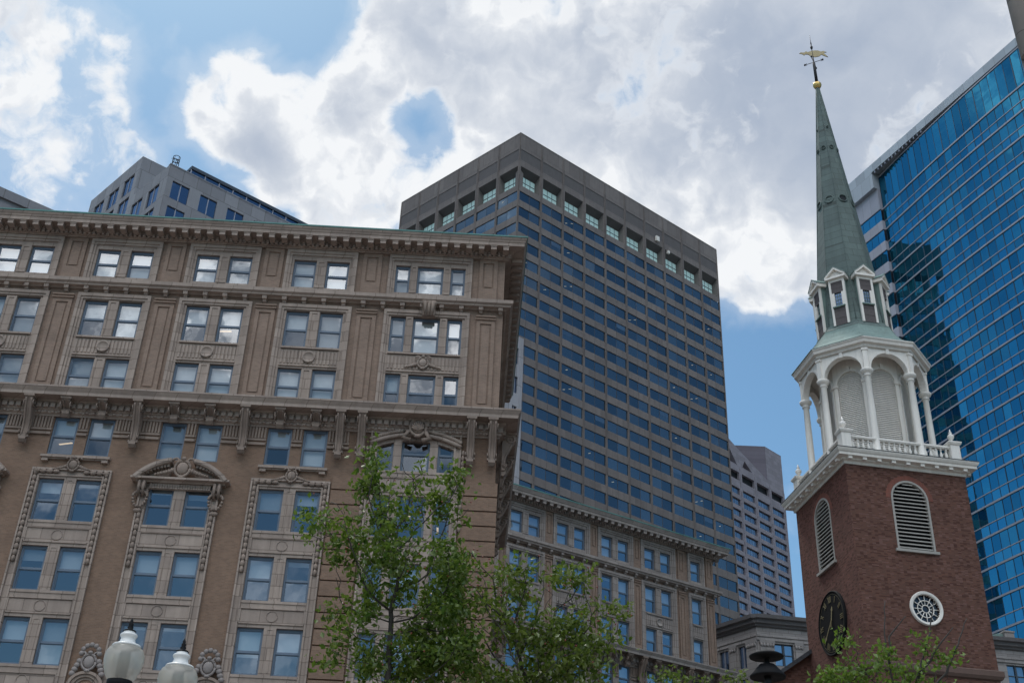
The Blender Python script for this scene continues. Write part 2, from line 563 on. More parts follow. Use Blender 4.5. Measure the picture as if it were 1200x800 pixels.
# ------------------------------------------------------------------ mesh builder
class MB:
    def __init__(self):
        self.v, self.f, self.mi, self.sm = [], [], [], []
        self.T = None

    def pt(self, p):
        p = Vector(p)
        if self.T is not None:
            p = self.T @ p
        self.v.append(p)
        return len(self.v) - 1

    def face(self, idx, m=0, s=False):
        self.f.append(tuple(idx))
        self.mi.append(m)
        self.sm.append(s)

    def quad(self, a, b, c, d, m=0):
        self.face([self.pt(a), self.pt(b), self.pt(c), self.pt(d)], m)

    def poly(self, pts, m=0):
        self.face([self.pt(p) for p in pts], m)

    def box(self, x0, x1, y0, y1, z0, z1, m=0):
        i = [self.pt(p) for p in ((x0, y0, z0), (x1, y0, z0), (x1, y1, z0), (x0, y1, z0),
                                  (x0, y0, z1), (x1, y0, z1), (x1, y1, z1), (x0, y1, z1))]
        for q in ((0, 1, 5, 4), (1, 2, 6, 5), (2, 3, 7, 6), (3, 0, 4, 7), (4, 5, 6, 7), (3, 2, 1, 0)):
            self.face([i[k] for k in q], m)

    def ext(self, loop, fn, a, b, m=0, caps=True, s=False):
        """extrude a 2D loop; fn(u, v, t) -> 3D point, t from a to b"""
        n = len(loop)
        A = [self.pt(fn(u, v, a)) for u, v in loop]
        B = [self.pt(fn(u, v, b)) for u, v in loop]
        for k in range(n):
            self.face([A[k], A[(k + 1) % n], B[(k + 1) % n], B[k]], m, s)
        if caps:
            self.face(A[::-1], m)
            self.face(B, m)

    def ext_x(self, prof, x0, x1, m=0):            # prof of (outward, z)
        self.ext(prof, lambda d, z, t: (t, -d, z), x0, x1, m)

    def ext_y(self, loop, y0, y1, m=0, s=False):   # loop of (x, z)
        self.ext(loop, lambda x, z, t: (x, t, z), y0, y1, m, True, s)

    def cornice(self, prof, x0, x1, ret0=0.0, ret1=0.0, m=0):
        """moulding along x with mitred returns going back by ret at either end; prof of (outward, z)"""
        rings = []
        if ret0:
            rings.append([(x0 - d, ret0, z) for d, z in prof])
            rings.append([(x0 - d, -d, z) for d, z in prof])
        else:
            rings.append([(x0, -d, z) for d, z in prof])
        if ret1:
            rings.append([(x1 + d, -d, z) for d, z in prof])
            rings.append([(x1 + d, ret1, z) for d, z in prof])
        else:
            rings.append([(x1, -d, z) for d, z in prof])
        self.rings(rings, m)

    def rings(self, rings, m=0, closed=False, s=False, caps=True):
        R_ = [[self.pt(p) for p in r] for r in rings]
        n = len(R_[0])
        L = len(R_)
        for a in range(L if closed else L - 1):
            A, B = R_[a], R_[(a + 1) % L]
            for k in range(n):
                self.face([A[k], A[(k + 1) % n], B[(k + 1) % n], B[k]], m, s)
        if caps and not closed:
            self.face(R_[0][::-1], m)
            self.face(R_[-1], m)

    def lathe(self, prof, c=(0, 0, 0), n=16, m=0, s=True, ph=0.0, caps=True):
        rings = [[(c[0] + r * math.cos(ph + 2 * PI * k / n), c[1] + r * math.sin(ph + 2 * PI * k / n), c[2] + z)
                  for k in range(n)] for r, z in prof]
        self.rings(rings, m, False, s, caps)

    def ell(self, c, rx, ry, rz, nu=10, nv=6, m=0):
        prof = [(math.sin(PI * k / nv), -math.cos(PI * k / nv)) for k in range(nv + 1)]
        prof[0] = (0.02, -1)
        prof[-1] = (0.02, 1)
        rings = [[(c[0] + rx * r * math.cos(2 * PI * k / nu), c[1] + ry * r * math.sin(2 * PI * k / nu), c[2] + rz * z)
                  for k in range(nu)] for r, z in prof]
        self.rings(rings, m, False, True)

    def tube(self, pts, rad, n=6, m=0):
        pts = [Vector(p) for p in pts]
        if not hasattr(rad, '__len__'):
            rad = [rad] * len(pts)
        rings = []
        ref = Vector((0.3, 0.5, 0.8))
        for i, p in enumerate(pts):
            t = (pts[min(i + 1, len(pts) - 1)] - pts[max(i - 1, 0)])
            if t.length < 1e-6:
                t = Vector((0, 0, 1))
            t.normalize()
            a = t.cross(ref)
            if a.length < 0.05:
                a = t.cross(Vector((1, 0, 0)))
            a.normalize()
            b = t.cross(a)
            rings.append([p + (a * math.cos(2 * PI * k / n) + b * math.sin(2 * PI * k / n)) * rad[i] for k in range(n)])
        self.rings(rings, m, False, True)

    def wall(self, x0, x1, z0, z1, holes, y=0.0, m=0, reveal=None, rm=None):
        """flat wall sheet facing -y with rectangular holes (x0,x1,z0,z1) and reveals running back to y=reveal"""
        hs = [h for h in holes if h[1] > x0 and h[0] < x1 and h[3] > z0 and h[2] < z1]
        xs = sorted({x0, x1, *[min(max(q, x0), x1) for h in hs for q in h[:2]]})
        zs = sorted({z0, z1, *[min(max(q, z0), z1) for h in hs for q in h[2:]]})
        for i in range(len(xs) - 1):
            run = None
            cx = (xs[i] + xs[i + 1]) / 2
            col = [h for h in hs if h[0] < cx < h[1]]
            for j in range(len(zs) - 1):
                cz = (zs[j] + zs[j + 1]) / 2
                inside = any(h[2] < cz < h[3] for h in col)
                if not inside:
                    if run is None:
                        run = zs[j]
                    end = zs[j + 1]
                if run is not None and (inside or j == len(zs) - 2):
                    self.quad((xs[i], y, run), (xs[i + 1], y, run), (xs[i + 1], y, end), (xs[i], y, end), m)
                    run = None
        if reveal is not None:
            rm = m if rm is None else rm
            for a, b, c, d in hs:
                self.quad((a, y, c), (b, y, c), (b, reveal, c), (a, reveal, c), rm)
                self.quad((a, y, d), (a, reveal, d), (b, reveal, d), (b, y, d), rm)
                self.quad((a, y, c), (a, reveal, c), (a, reveal, d), (a, y, d), rm)
                self.quad((b, y, c), (b, y, d), (b, reveal, d), (b, reveal, c), rm)

    def sheet(self, outer, holes, y, m=0, reveal=None, rm=None, fn=None):
        """flat sheet with arbitrary holes (loops of (x, z))"""
        fn = fn or (lambda x, yy, z: (x, yy, z))
        loops = [outer] + holes
        tri = tessellate_polygon([[Vector((a, b, 0)) for a, b in l] for l in loops])
        flat = [p for l in loops for p in l]
        idx = [self.pt(fn(a, y, b)) for a, b in flat]
        for t in tri:
            self.face([idx[k] for k in t], m)
        if reveal is not None:
            for h in holes:
                n = len(h)
                A = [self.pt(fn(a, y, b)) for a, b in h]
                B = [self.pt(fn(a, reveal, b)) for a, b in h]
                for k in range(n):
                    self.face([A[k], A[(k + 1) % n], B[(k + 1) % n], B[k]], m if rm is None else rm)

    def mesh(self, name, mats):
        me = bpy.data.meshes.new(name)
        me.from_pydata([tuple(p) for p in self.v], [], self.f)
        for q in mats:
            me.materials.append(q)
        me.polygons.foreach_set('material_index', self.mi)
        me.polygons.foreach_set('use_smooth', self.sm)
        me.update()
        return me

    def build(self, name, mats, parent=None, loc=(0, 0, 0), rot=0.0):
        if not isinstance(mats, (list, tuple)):
            mats = [mats]
        return link(name, self.mesh(name, mats), parent, loc, rot)


def link(name, me, parent=None, loc=(0, 0, 0), rot=0.0):
    o = bpy.data.objects.new(name, me)
    COL.objects.link(o)
    o.parent = parent
    o.location = loc
    o.rotation_euler = (0, 0, rot)
    return o


def thing(name, label, cat, loc=(0, 0, 0), az=90.0, group=None):
    """an Empty at the base of a thing; its local x runs along heading az, local y points away behind"""
    o = link(name, None, None, loc, R(90 - az))
    o['label'] = label
    o['category'] = cat
    if group:
        o['group'] = group
    return o


def tag(o, label=None, cat=None, group=None, kind=None):
    for k, v in (('label', label), ('category', cat), ('group', group), ('kind', kind)):
        if v:
            o[k] = v
    return o


def arc_loop(cx, z0, zs, hw, n=14):
    """arched opening outline: sill z0, spring zs, half width hw"""
    return [(cx - hw, z0), (cx + hw, z0)] + [(cx + hw * math.cos(PI * k / n), zs + hw * math.sin(PI * k / n)) for k in range(n + 1)]


def circle(cx, cz, r, n=28, rz=None):
    rz = rz or r
    return [(cx + r * math.cos(2 * PI * k / n), cz + rz * math.sin(2 * PI * k / n)) for k in range(n)]


# ------------------------------------------------------------------ ground
def structure(name, mb, mat):
    o = mb.build(name, mat)
    o['kind'] = 'structure'
    return o


M['ground'] = mat_stone('ground', (0.16, 0.155, 0.15), 0.2)
M['asphalt'] = mat_stone('asphalt', (0.05, 0.05, 0.052), 0.2, streak=0.0)
M['paving'] = mat_stone('paving', (0.26, 0.22, 0.20), 0.15, joints=(0.6, 0.6, 0.02), streak=0.0)
M['road_paint'] = mat_plain('road_paint', (0.75, 0.75, 0.72), 0.7)
g = MB()
g.quad((-3000, -3000, 0), (3000, -3000, 0), (3000, 3000, 0), (-3000, 3000, 0))
structure('ground', g, M['ground'])
g = MB()
g.quad((-300, 30, 0.004), (300, 30, 0.004), (300, 41, 0.004), (-300, 41, 0.004))
structure('road', g, M['asphalt'])
g = MB()
for k in range(-20, 21):
    g.quad((k * 9, 35.4, 0.008), (k * 9 + 3, 35.4, 0.008), (k * 9 + 3, 35.55, 0.008), (k * 9, 35.55, 0.008))
structure('lane_markings', g, M['road_paint'])
g = MB()
g.box(-300, 300, -20, 29.9, 0.001, 0.13)
g.box(-300, 14, 41.1, 57.7, 0.001, 0.13)
structure('pavement', g, M['paving'])

# ------------------------------------------------------------------ the tan brick and stone office block
rw = random.Random(11)
mesh_cache = {}


def cached(key, fn):
    if key not in mesh_cache:
        mesh_cache[key] = fn()
    return mesh_cache[key]


def sash_frame(w, h, slope=0.0):
    """double-hung sash window; local origin bottom centre, glazing set back from y=0"""
    b = MB()
    a = 0.085

    def bar(x0, x1, z0, z1, y0, y1):
        b.box(x0, x1, y0, y1, z0, z1)
    hw = w / 2
    bar(-hw, -hw + a, 0, h, 0.10, 0.24)
    bar(hw - a, hw, 0, h, 0.10, 0.24)
    bar(-hw + a, hw - a, h - 0.13, h, 0.10, 0.24)
    bar(-hw + a, hw - a, 0, 0.07, 0.08, 0.24)
    rail = h * 0.485
    bar(-hw + a, hw - a, rail - 0.035, rail + 0.035, 0.125, 0.21)
    s = 0.045
    for z0, z1, y0 in ((rail + 0.035, h - 0.13, 0.13), (0.07, rail - 0.035, 0.17)):
        bar(-hw + a, -hw + a + s, z0, z1, y0, y0 + 0.045)
        bar(hw - a - s, hw - a, z0, z1, y0, y0 + 0.045)
        bar(-hw + a + s, hw - a - s, z1 - 0.04, z1, y0, y0 + 0.045)
        bar(-hw + a + s, hw - a - s, z0, z0 + 0.05, y0, y0 + 0.045)
    return b


def sash_pane(w, h, t1, t2):
    b = MB()
    hw = w / 2 - 0.13
    rail = h * 0.485
    for z0, z1, y, t in ((rail + 0.03, h - 0.16, 0.155, t1), (0.11, rail - 0.03, 0.195, t2)):
        zm = (z1 - z0) / 2
        b.quad((-hw, y + t[0] * hw - t[1] * zm, z0), (hw, y - t[0] * hw - t[1] * zm, z0),
               (hw, y - t[0] * hw + t[1] * zm, z1), (-hw, y + t[0] * hw + t[1] * zm, z1))
    return b


def shade(w, h, z0, y=0.34):
    b = MB()
    b.box(-w / 2 + 0.02, w / 2 - 0.02, y, y + 0.02, z0, h)
    return b


class WinCounter:
    def __init__(self, limit=98):
        self.n, self.limit, self.rest = 0, limit, MB()


def add_window(root, cnt, x, z, w, h, blind, glass='glass', frame='sash_blue', lamp=False):
    cnt.n += 1
    if cnt.n > cnt.limit:
        f = sash_frame(w, h)
        i0 = len(cnt.rest.v)
        for p in f.v:
            cnt.rest.v.append(p + Vector((x, 0, z)))
        for q, s in zip(f.f, f.sm):
            cnt.rest.f.append(tuple(k + i0 for k in q))
            cnt.rest.mi.append(0)
            cnt.rest.sm.append(False)
        hw = w / 2 - 0.1
        cnt.rest.quad((x - hw, 0.2, z + 0.1), (x + hw, 0.2, z + 0.1), (x + hw, 0.2, z + h - 0.15), (x - hw, 0.2, z + h - 0.15), 1)
        return
    key = (round(w, 2), round(h, 2))
    fr = link('window', cached(('f', key, frame), lambda: sash_frame(w, h).mesh('window', [M[frame]])), root, (x, 0, z))
    v = rw.randrange(11)

    def pane():
        q = random.Random(v * 7 + 3)
        return sash_pane(w, h, (q.uniform(-.025, .025), q.uniform(-.03, .03)),
                         (q.uniform(-.025, .025), q.uniform(-.03, .03))).mesh('pane', [M[glass]])
    link('pane', cached(('p', key, glass, v), pane), fr)
    if blind > 0.02:
        zb = round(h * (1 - blind), 2)
        bm = 'blind' if rw.random() < 0.7 else 'blind_grey'
        link('blind', cached(('b', key, zb, bm), lambda: shade(w, h, zb).mesh('blind', [M[bm]])), fr)
    if lamp:
        if rw.random() < 0.7:
            link('ceiling_light', cached('cl', lambda: ceiling_light_mesh()), fr, (rw.uniform(-.3, .3), rw.uniform(0.5, 0.9), h * rw.uniform(0.3, 0.75)), rw.choice((0.0, 0.3, -0.4, R(70), R(85))))
    return fr


def ceiling_light_mesh():
    b = MB()
    b.box(-0.05, 0.05, -0.3, 0.5, 0, 0.03)
    return b.mesh('ceiling_light', [M['lamp_warm']])


def console_mesh(w, d, h, drop=0.3):
    """carved scroll bracket, origin top centre, hanging down h and standing out d"""
    b = MB()
    P = [(0, 0), (d, 0), (d, -0.16), (d * 0.93, -0.2)]
    # scroll curving in and down
    top = -0.2
    for k in range(13):
        t = k / 12
        z = top - t * (h - 0.2)
        o = d * (0.93 - 0.80 * (1 - (1 - t) ** 1.6) ** 0.75) + 0.05 * math.sin(t * PI * 2.2)
        P.append((max(o, 0.1), z))
    P.append((0, -h))
    loop = [(q, z) for q, z in P]
    b.ext_x(loop, -w / 2, w / 2)
    # abacus
    b.box(-w / 2 - 0.06, w / 2 + 0.06, -d - 0.05, 0, -0.13, 0.0)
    # two raised ribs following the scroll
    for sx in (-0.33, 0.33):
        loop2 = [(q + 0.045, z) if q > 0 else (q, z) for q, z in P[3:-1]]
        pts = [(sx * w, -q, z) for q, z in loop2]
        b.tube(pts, 0.055, 5)
    # side volutes
    for sx in (-1, 1):
        for rr, yy, zz in ((0.20, d * 0.62, -0.42), (0.10, 0.17, -h + 0.22)):
            n = 12
            ring = [(sx * (w / 2 + 0.03), -yy + rr * math.cos(2 * PI * k / n), zz + rr * math.sin(2 * PI * k / n)) for k in range(n)]
            b.tube(ring + ring[:1], 0.035, 4)
            b.ell((sx * (w / 2 + 0.02), -yy, zz), 0.05, 0.07, 0.07, 6, 4)
    # leaf drop at the foot
    b.box(-w / 2 - 0.04, w / 2 + 0.04, -0.20, 0, -h - 0.07, -h + 0.06)
    b.ext_x([(0, -h - 0.07), (0.24, -h - 0.07), (0.26, -h - 0.2), (0.12, -h - 0.36), (0, -h - 0.36)], -w * 0.42, w * 0.42)
    return b


def modillion_mesh(w, d, h):
    b = MB()
    b.ext_x([(0, 0), (d, 0), (d, -h * 0.45), (d * 0.72, -h * 0.55), (d * 0.5, -h), (0, -h)], -w / 2, w / 2)
    b.box(-w / 2 - 0.03, w / 2 + 0.03, -d - 0.03, 0, -0.06, 0.0)
    return b


def garland(b, p0, p1, step=0.2, r=0.11, y=-0.16):
    p0, p1 = Vector(p0), Vector(p1)
    L = (p1 - p0).length
    n = max(2, int(L / step))
    vert = abs(p1.z - p0.z) > abs(p1.x - p0.x)
    for k in range(n):
        p = p0.lerp(p1, (k + 0.5) / n)
        a = L / n * 0.56
        j = 0.9 + 0.2 * ((k * 7919) % 5) / 4
        b.ell((p.x, y, p.z), (r * j if vert else a), r * 0.9, (a if vert else r * j), 7, 5)


def cartouche(b, x, z, s, y=-0.2, wreath=True):
    """oval shield with scrolled frame and side swags"""
    b.ell((x, y, z), 0.36 * s, 0.18 * s, 0.42 * s, 12, 8)
    ring = [(x + 0.46 * s * math.cos(t), y, z + 0.52 * s * math.sin(t)) for t in [2 * PI * k / 16 for k in range(17)]]
    b.tube(ring, 0.09 * s, 6)
    for sx in (-1, 1):
        sp = []
        for k in range(13):
            t = k / 12
            a = 1.4 * PI * t
            rr = 0.24 * s * (1 - 0.6 * t)
            sp.append((x + sx * (0.42 * s + rr * math.cos(a)), y - 0.03, z + 0.45 * s + rr * math.sin(a)))
        b.tube(sp, 0.075 * s, 6)
        if wreath:
            for k in range(7):
                t = k / 6
                b.ell((x + sx * (0.6 + 0.95 * t) * s, y + 0.05, z - (0.12 + 0.32 * t ** 0.8) * s), 0.15 * s * (1.15 - .5 * t), 0.12 * s,
                      0.13 * s * (1.2 - 0.5 * t), 7, 5)
    b.ell((x, y - 0.05, z + 0.62 * s), 0.17 * s, 0.13 * s, 0.13 * s, 8, 5)
    b.ell((x, y - 0.02, z - 0.58 * s), 0.2 * s, 0.12 * s, 0.1 * s, 8, 5)


ROWS = dict(A=(39.45, 41.32), B=(35.52, 37.82), C=(31.95, 34.12), D=(28.28, 30.45),
            E=(24.58, 26.88), F=(20.92, 23.22), G=(17.27, 19.57), H=(13.6, 15.92), I=(9.95, 12.25))


def offsets(kind):
    if kind == 'pair':
        return [(-0.95, 1.30), (0.95, 1.30)]
    if kind == 'narrowpair':
        return [(-0.88, 1.16), (0.88, 1.16)]
    if kind == 'triple':
        return [(-1.60, 0.84), (0.0, 1.50), (1.60, 0.84)]
    return [(0.0, 1.12)]


def tan_block(root, x0, x1, depth, bays, piers, wallm, pierm, trim, blinds, cnt, glass_of, rows_low='EFGHI', win_ok=lambda x, r: True,
              rustic=(), lamps=()):
    """bays: (centre, half width, kind, crown)"""
    holes_wall, brick_holes = [], []
    for c, hw, kind, crown in bays:
        for rname, (zb, zt) in ROWS.items():
            for ox, w in offsets(kind):
                if rname == 'D' and crown != 'arch':
                    brick_holes.append((c + ox - w / 2, c + ox + w / 2, zb, zt))
                else:
                    holes_wall.append((c + ox - w / 2 - 0.02, c + ox + w / 2 + 0.02, zb - 0.02, zt + 0.02))
    # --- brick body
    b = MB()
    low = 6.6
    b.wall(x0, x1, low, 31.0, holes_wall + brick_holes, 0.0, 0)
    b.wall(x0, x1, 31.0, 42.4, holes_wall, 0.0, 1)
    for h in brick_holes:
        b.wall(*h, [h], 0.0, 0, reveal=0.26)
    # ends, back and roof
    for xx in (x0, x1):
        b.quad((xx, 0, low), (xx, depth, low), (xx, depth, 31), (xx, 0, 31), 0)
        b.quad((xx, 0, 31), (xx, depth, 31), (xx, depth, 42.4), (xx, 0, 42.4), 1)
    b.quad((x1, depth, 0), (x0, depth, 0), (x0, depth, 42.4), (x1, depth, 42.4), 1)
    b.build('wall', [M[wallm], M[pierm]], root)
    b = MB()
    b.box(x0 - 0.15, x1 + 0.15, -0.2, depth, 0, low)
    b.build('base', M[trim], root)
    b = MB()
    b.box(x0 + 0.3, x1 - 0.3, 1.6, depth - 0.3, low, 42.2)
    b.build('interior', M['interior'], root)
    b = MB()
    b.box(x0 - 0.2, x1 + 0.2, -0.3, depth, 42.43, 42.9)
    b.build('roof', M['slate'], root)

    # --- crowning cornice
    b = MB()
    prof = [(0, 42.0), (0.22, 42.0), (0.22, 42.06), (0.34, 42.06), (0.34, 42.30), (0.48, 42.34), (0.48, 42.40), (1.06, 42.42),
            (1.06, 42.62), (1.1, 42.66), (1.13, 42.74), (1.2, 42.88), (1.2, 42.94), (0, 42.94)]
    b.cornice(prof, x0, x1, depth if x0 > -40 else 0, depth)
    n = int((x1 - x0) / 0.262)
    for k in range(n):
        xx = x0 + (k + 0.5) * (x1 - x0) / n
        b.box(xx - 0.075, xx + 0.075, -0.48, -0.34, 42.08, 42.29)
    b.build('cornice', M[trim], root)
    b = MB()
    b.cornice([(0.9, 42.943), (1.24, 42.943), (1.24, 43.03), (0.9, 43.06)], x0, x1, depth if x0 > -40 else 0, depth)
    b.build('copper_edge', M['patina_edge'], root)
    n = int(round((x1 - x0) / 0.715))
    b = MB()
    b.box(-0.16, 0.16, -0.60, 0, -0.26, 0)
    b.box(-0.19, 0.19, -0.63, 0, -0.07, 0.0)
    mo = b.mesh('modillion', [M[trim]])
    for k in range(n + 1):
        link('modillion', mo, root, (x0 + 0.1 + k * (x1 - x0 - 0.1) / n, -0.40, 42.418))
    for k in range(int(depth / 0.715)):
        link('modillion', mo, root, (x1 + 0.40, 0.36 + k * 0.715, 42.418), R(90))

    # --- string course between the two upper tiers
    b = MB()
    b.cornice([(0, 38.5), (0.12, 38.5), (0.2, 38.56), (0.42, 38.60), (0.44, 38.7), (0.55, 38.78), (0.55, 39.0), (0, 39.06)], x0, x1,
              depth if x0 > -40 else 0, depth)
    n = int(round((x1 - x0) / 1.14))
    for k in range(n + 1):
        xx = x0 + 0.25 + k * (x1 - x0 - 0.4) / n
        b.box(xx - 0.13, xx + 0.13, -0.36, 0, 38.38, 38.598)
        b.ext_x([(0, 38.38), (0.26, 38.38), (0.2, 38.26), (0, 38.2)], xx - 0.10, xx + 0.10)
    b.build('string_course', M[trim], root)

    # --- main cornice over the middle storeys
    b = MB()
    b.cornice([(0, 30.42), (0.10, 30.42), (0.12, 30.5), (0.22, 30.55), (0.22, 30.68), (0.30, 30.72), (0.30, 31.06), (0.42, 31.12), (0.46, 31.2),
               (1.06, 31.22), (1.06, 31.40), (1.1, 31.46), (1.2, 31.62), (1.2, 31.72), (0, 31.78)], x0, x1, depth if x0 > -40 else 0, depth)
    n = int((x1 - x0) / 0.36)
    for k in range(n):
        xx = x0 + (k + 0.5) * (x1 - x0) / n
        b.box(xx - 0.12, xx + 0.12, -0.46, -0.30, 30.78, 31.05)
        b.ell((xx, -0.24, 30.61), 0.12, 0.07, 0.075, 6, 4)
    for k in range(int(depth / 0.36)):
        b.box(x1 + 0.30, x1 + 0.46, 0.1 + k * 0.36, 0.34 + k * 0.36, 30.78, 31.05)
    b.build('main_cornice', M[trim], root)

    # --- pilasters between the bays (raised brick with sunk panel)
    for pc, pw in piers:
        b = MB()
        for z0, z1, pz0, pz1 in ((39.08, 41.98, 40.0, 41.74), (31.8, 38.18, 32.4, 37.6)):
            q = pw * 0.30
            b.wall(pc - pw / 2, pc + pw / 2, z0, z1, [(pc - q, pc + q, pz0, pz1)], -0.12, 0, reveal=-0.05)
            b.quad((pc - pw / 2, -0.12, z0), (pc - pw / 2, 0, z0), (pc - pw / 2, 0, z1), (pc - pw / 2, -0.12, z1))
            b.quad((pc + pw / 2, -0.12, z0), (pc + pw / 2, 0, z0), (pc + pw / 2, 0, z1), (pc + pw / 2, -0.12, z1))
            b.wall(pc - q, pc + q, pz0, pz1, [(pc - q + 0.09, pc + q - 0.09, pz0 + 0.11, pz1 - 0.11)], -0.05, 0, reveal=-0.10)
            b.quad((pc - q + 0.09, -0.10, pz0 + 0.11), (pc + q - 0.09, -0.10, pz0 + 0.11), (pc + q - 0.09, -0.10, pz1 - 0.11), (pc - q + 0.09, -0.10, pz1 - 0.11))
        for z in (37.84, 38.02):
            b.box(pc - pw / 2 - 0.05, pc + pw / 2 + 0.05, -0.2, -0.12, z, z + 0.08)
        b.build('pilaster', M[pierm], root)

    # --- stone surrounds, windows
    con = cached('console', lambda: console_mesh(0.42, 0.72, 2.2).mesh('console', [M['tan_carved']]))
    small = cached('bracket', lambda: console_mesh(0.46, 0.62, 0.62).mesh('bracket', [M['tan_carved']]))
    for bi, (c, hw, kind, crown) in reversed(list(enumerate(bays))):
        offs = offsets(kind)
        x_in = max(abs(o) + w / 2 for o, w in offs)
        # upper tier frame
        b = MB()

        def frame(z0, z1, rows, step=0.16):
            hs = [(c + o - w / 2, c + o + w / 2, *ROWS[r]) for r in rows for o, w in offs]
            # outer band proud, inner field behind it
            xo = c - hw
            xi = c + hw
            zt_in = max(ROWS[r][1] for r in rows) + 0.2
            e = hw - x_in - 0.14
            zz1 = z1 - 0.34
            b.box(xo, xo + e * 0.55, -0.20, 0, z0, z1)
            b.box(xi - e * 0.55, xi, -0.20, 0, z0, z1)
            b.box(xo + e * 0.55, xi - e * 0.55, -0.20, 0, z1 - 0.2, z1)
            b.box(xo + e * 0.55, xo + e, -0.14, 0, z0, z1 - 0.2)
            b.box(xi - e, xi - e * 0.55, -0.14, 0, z0, z1 - 0.2)
            b.box(xo + e, xi - e, -0.14, 0, zz1, z1 - 0.2)
            b.wall(xo + e, xi - e, z0, zz1, hs, -0.06, 0, reveal=0.24)
            # mullion posts with sunk face
            for k in range(len(offs) - 1):
                m0 = c + offs[k][0] + offs[k][1] / 2
                m1 = c + offs[k + 1][0] - offs[k + 1][1] / 2
                for r in rows:
                    za, zb = ROWS[r]
                    wd = (m1 - m0)
                    b.box(m0 + 0.02, m0 + wd * 0.25, -0.10, -0.06, za, zb)
                    b.box(m1 - wd * 0.25, m1 - 0.02, -0.10, -0.06, za, zb)
                    b.box(m0 + wd * 0.25, m1 - wd * 0.25, -0.10, -0.06, zb - 0.12, zb)
                    b.box(m0 + wd * 0.25, m1 - wd * 0.25, -0.10, -0.06, za, za + 0.1)

        frame(39.08, 41.96, 'A')
        frame(31.8, 38.22, 'BC')
        # sill and lintel lines of the panel between B and C
        b.box(c - x_in, c + x_in, -0.16, -0.06, 35.34, 35.46)
        b.box(c - x_in, c + x_in, -0.14, -0.06, 34.24, 34.33)
        nfl = int(2 * x_in / 0.2)
        for k in range(nfl):
            xx = c - x_in + (k + 0.5) * 2 * x_in / nfl
            b.box(xx - 0.055, xx + 0.055, -0.11, -0.06, 34.42, 35.22)
        if kind == 'triple':
            cartouche(b, c, 34.8, 0.62, y=-0.2)
        elif kind != 'single':
            b.lathe([(0.36, 0), (0.36, 0.07), (0.30, 0.09), (0.27, 0.03), (0.02, 0.03)], n=18)
            k0 = len(b.v) - 5 * 18
            for q in range(k0, len(b.v)):
                p = b.v[q]
                b.v[q] = Vector((c + p.x, -0.11 - p.z, 34.82 + p.y))
        b.build('window_surround', M[trim], root)

        if kind == 'triple':
            b = MB()
            b.T = Matrix.Translation((c + 0.1, -0.3, 38.6))
            b.ext_x([(0, 0), (0.42, 0), (0.42, -0.2), (0.25, -0.5), (0.2, -0.85), (0, -0.95)], -0.36, 0.36)
            for s in (-1, 0, 1):
                b.tube([(s * 0.22, -0.45, -0.1), (s * 0.2, -0.33, -0.5), (s * 0.16, -0.22, -0.9)], 0.1, 6)
            b.tube([(-0.42, -0.3, -0.12), (0.42, -0.3, -0.12)], 0.13, 8)
            b.build('keystone', M['tan_carved'], root)

        # frieze blocks either side of row D and brackets of the main cornice
        b = MB()
        if crown != 'arch':
            edges = [c - hw - 0.75] + [q for o, w in offs for q in (c + o - w / 2, c + o + w / 2)] + [c + hw + 0.75]
            for k in range(0, len(edges), 2):
                a0, a1 = edges[k] + 0.03, edges[k + 1] - 0.03
                if a1 - a0 < 0.1:
                    continue
                b.box(a0, a1, -0.08, 0, 29.62, 29.74)
                b.box(a0, a1, -0.11, 0, 29.36, 29.5)
                nn = max(2, int((a1 - a0) / 0.16))
                for q in range(nn):
                    xx = a0 + (q + 0.5) * (a1 - a0) / nn
                    b.box(xx - 0.05, xx + 0.05, -0.09, 0, 29.76, 30.4)
            for o, w in offs:
                b.box(c + o - w / 2 - 0.08, c + o + w / 2 + 0.08, -0.1, 0, 30.452, 30.55)
            b.build('frieze', M['tan_carved'], root)
            for o, w in offs:
                link('bracket', small, root, (c + o, -0.3, 31.218))
        # windows
        for rname, (zb, zt) in ROWS.items():
            if rname not in 'ABCD' and rname not in rows_low:
                continue
            for o, w in offs:
                if not win_ok(c + o, rname):
                    continue
                add_window(root, cnt, c + o, zb, w, zt - zb, blinds(bi, rname, o), glass_of(rname), 'sash_blue',
                           lamp=(bi, rname) in lamps)
    return con, small


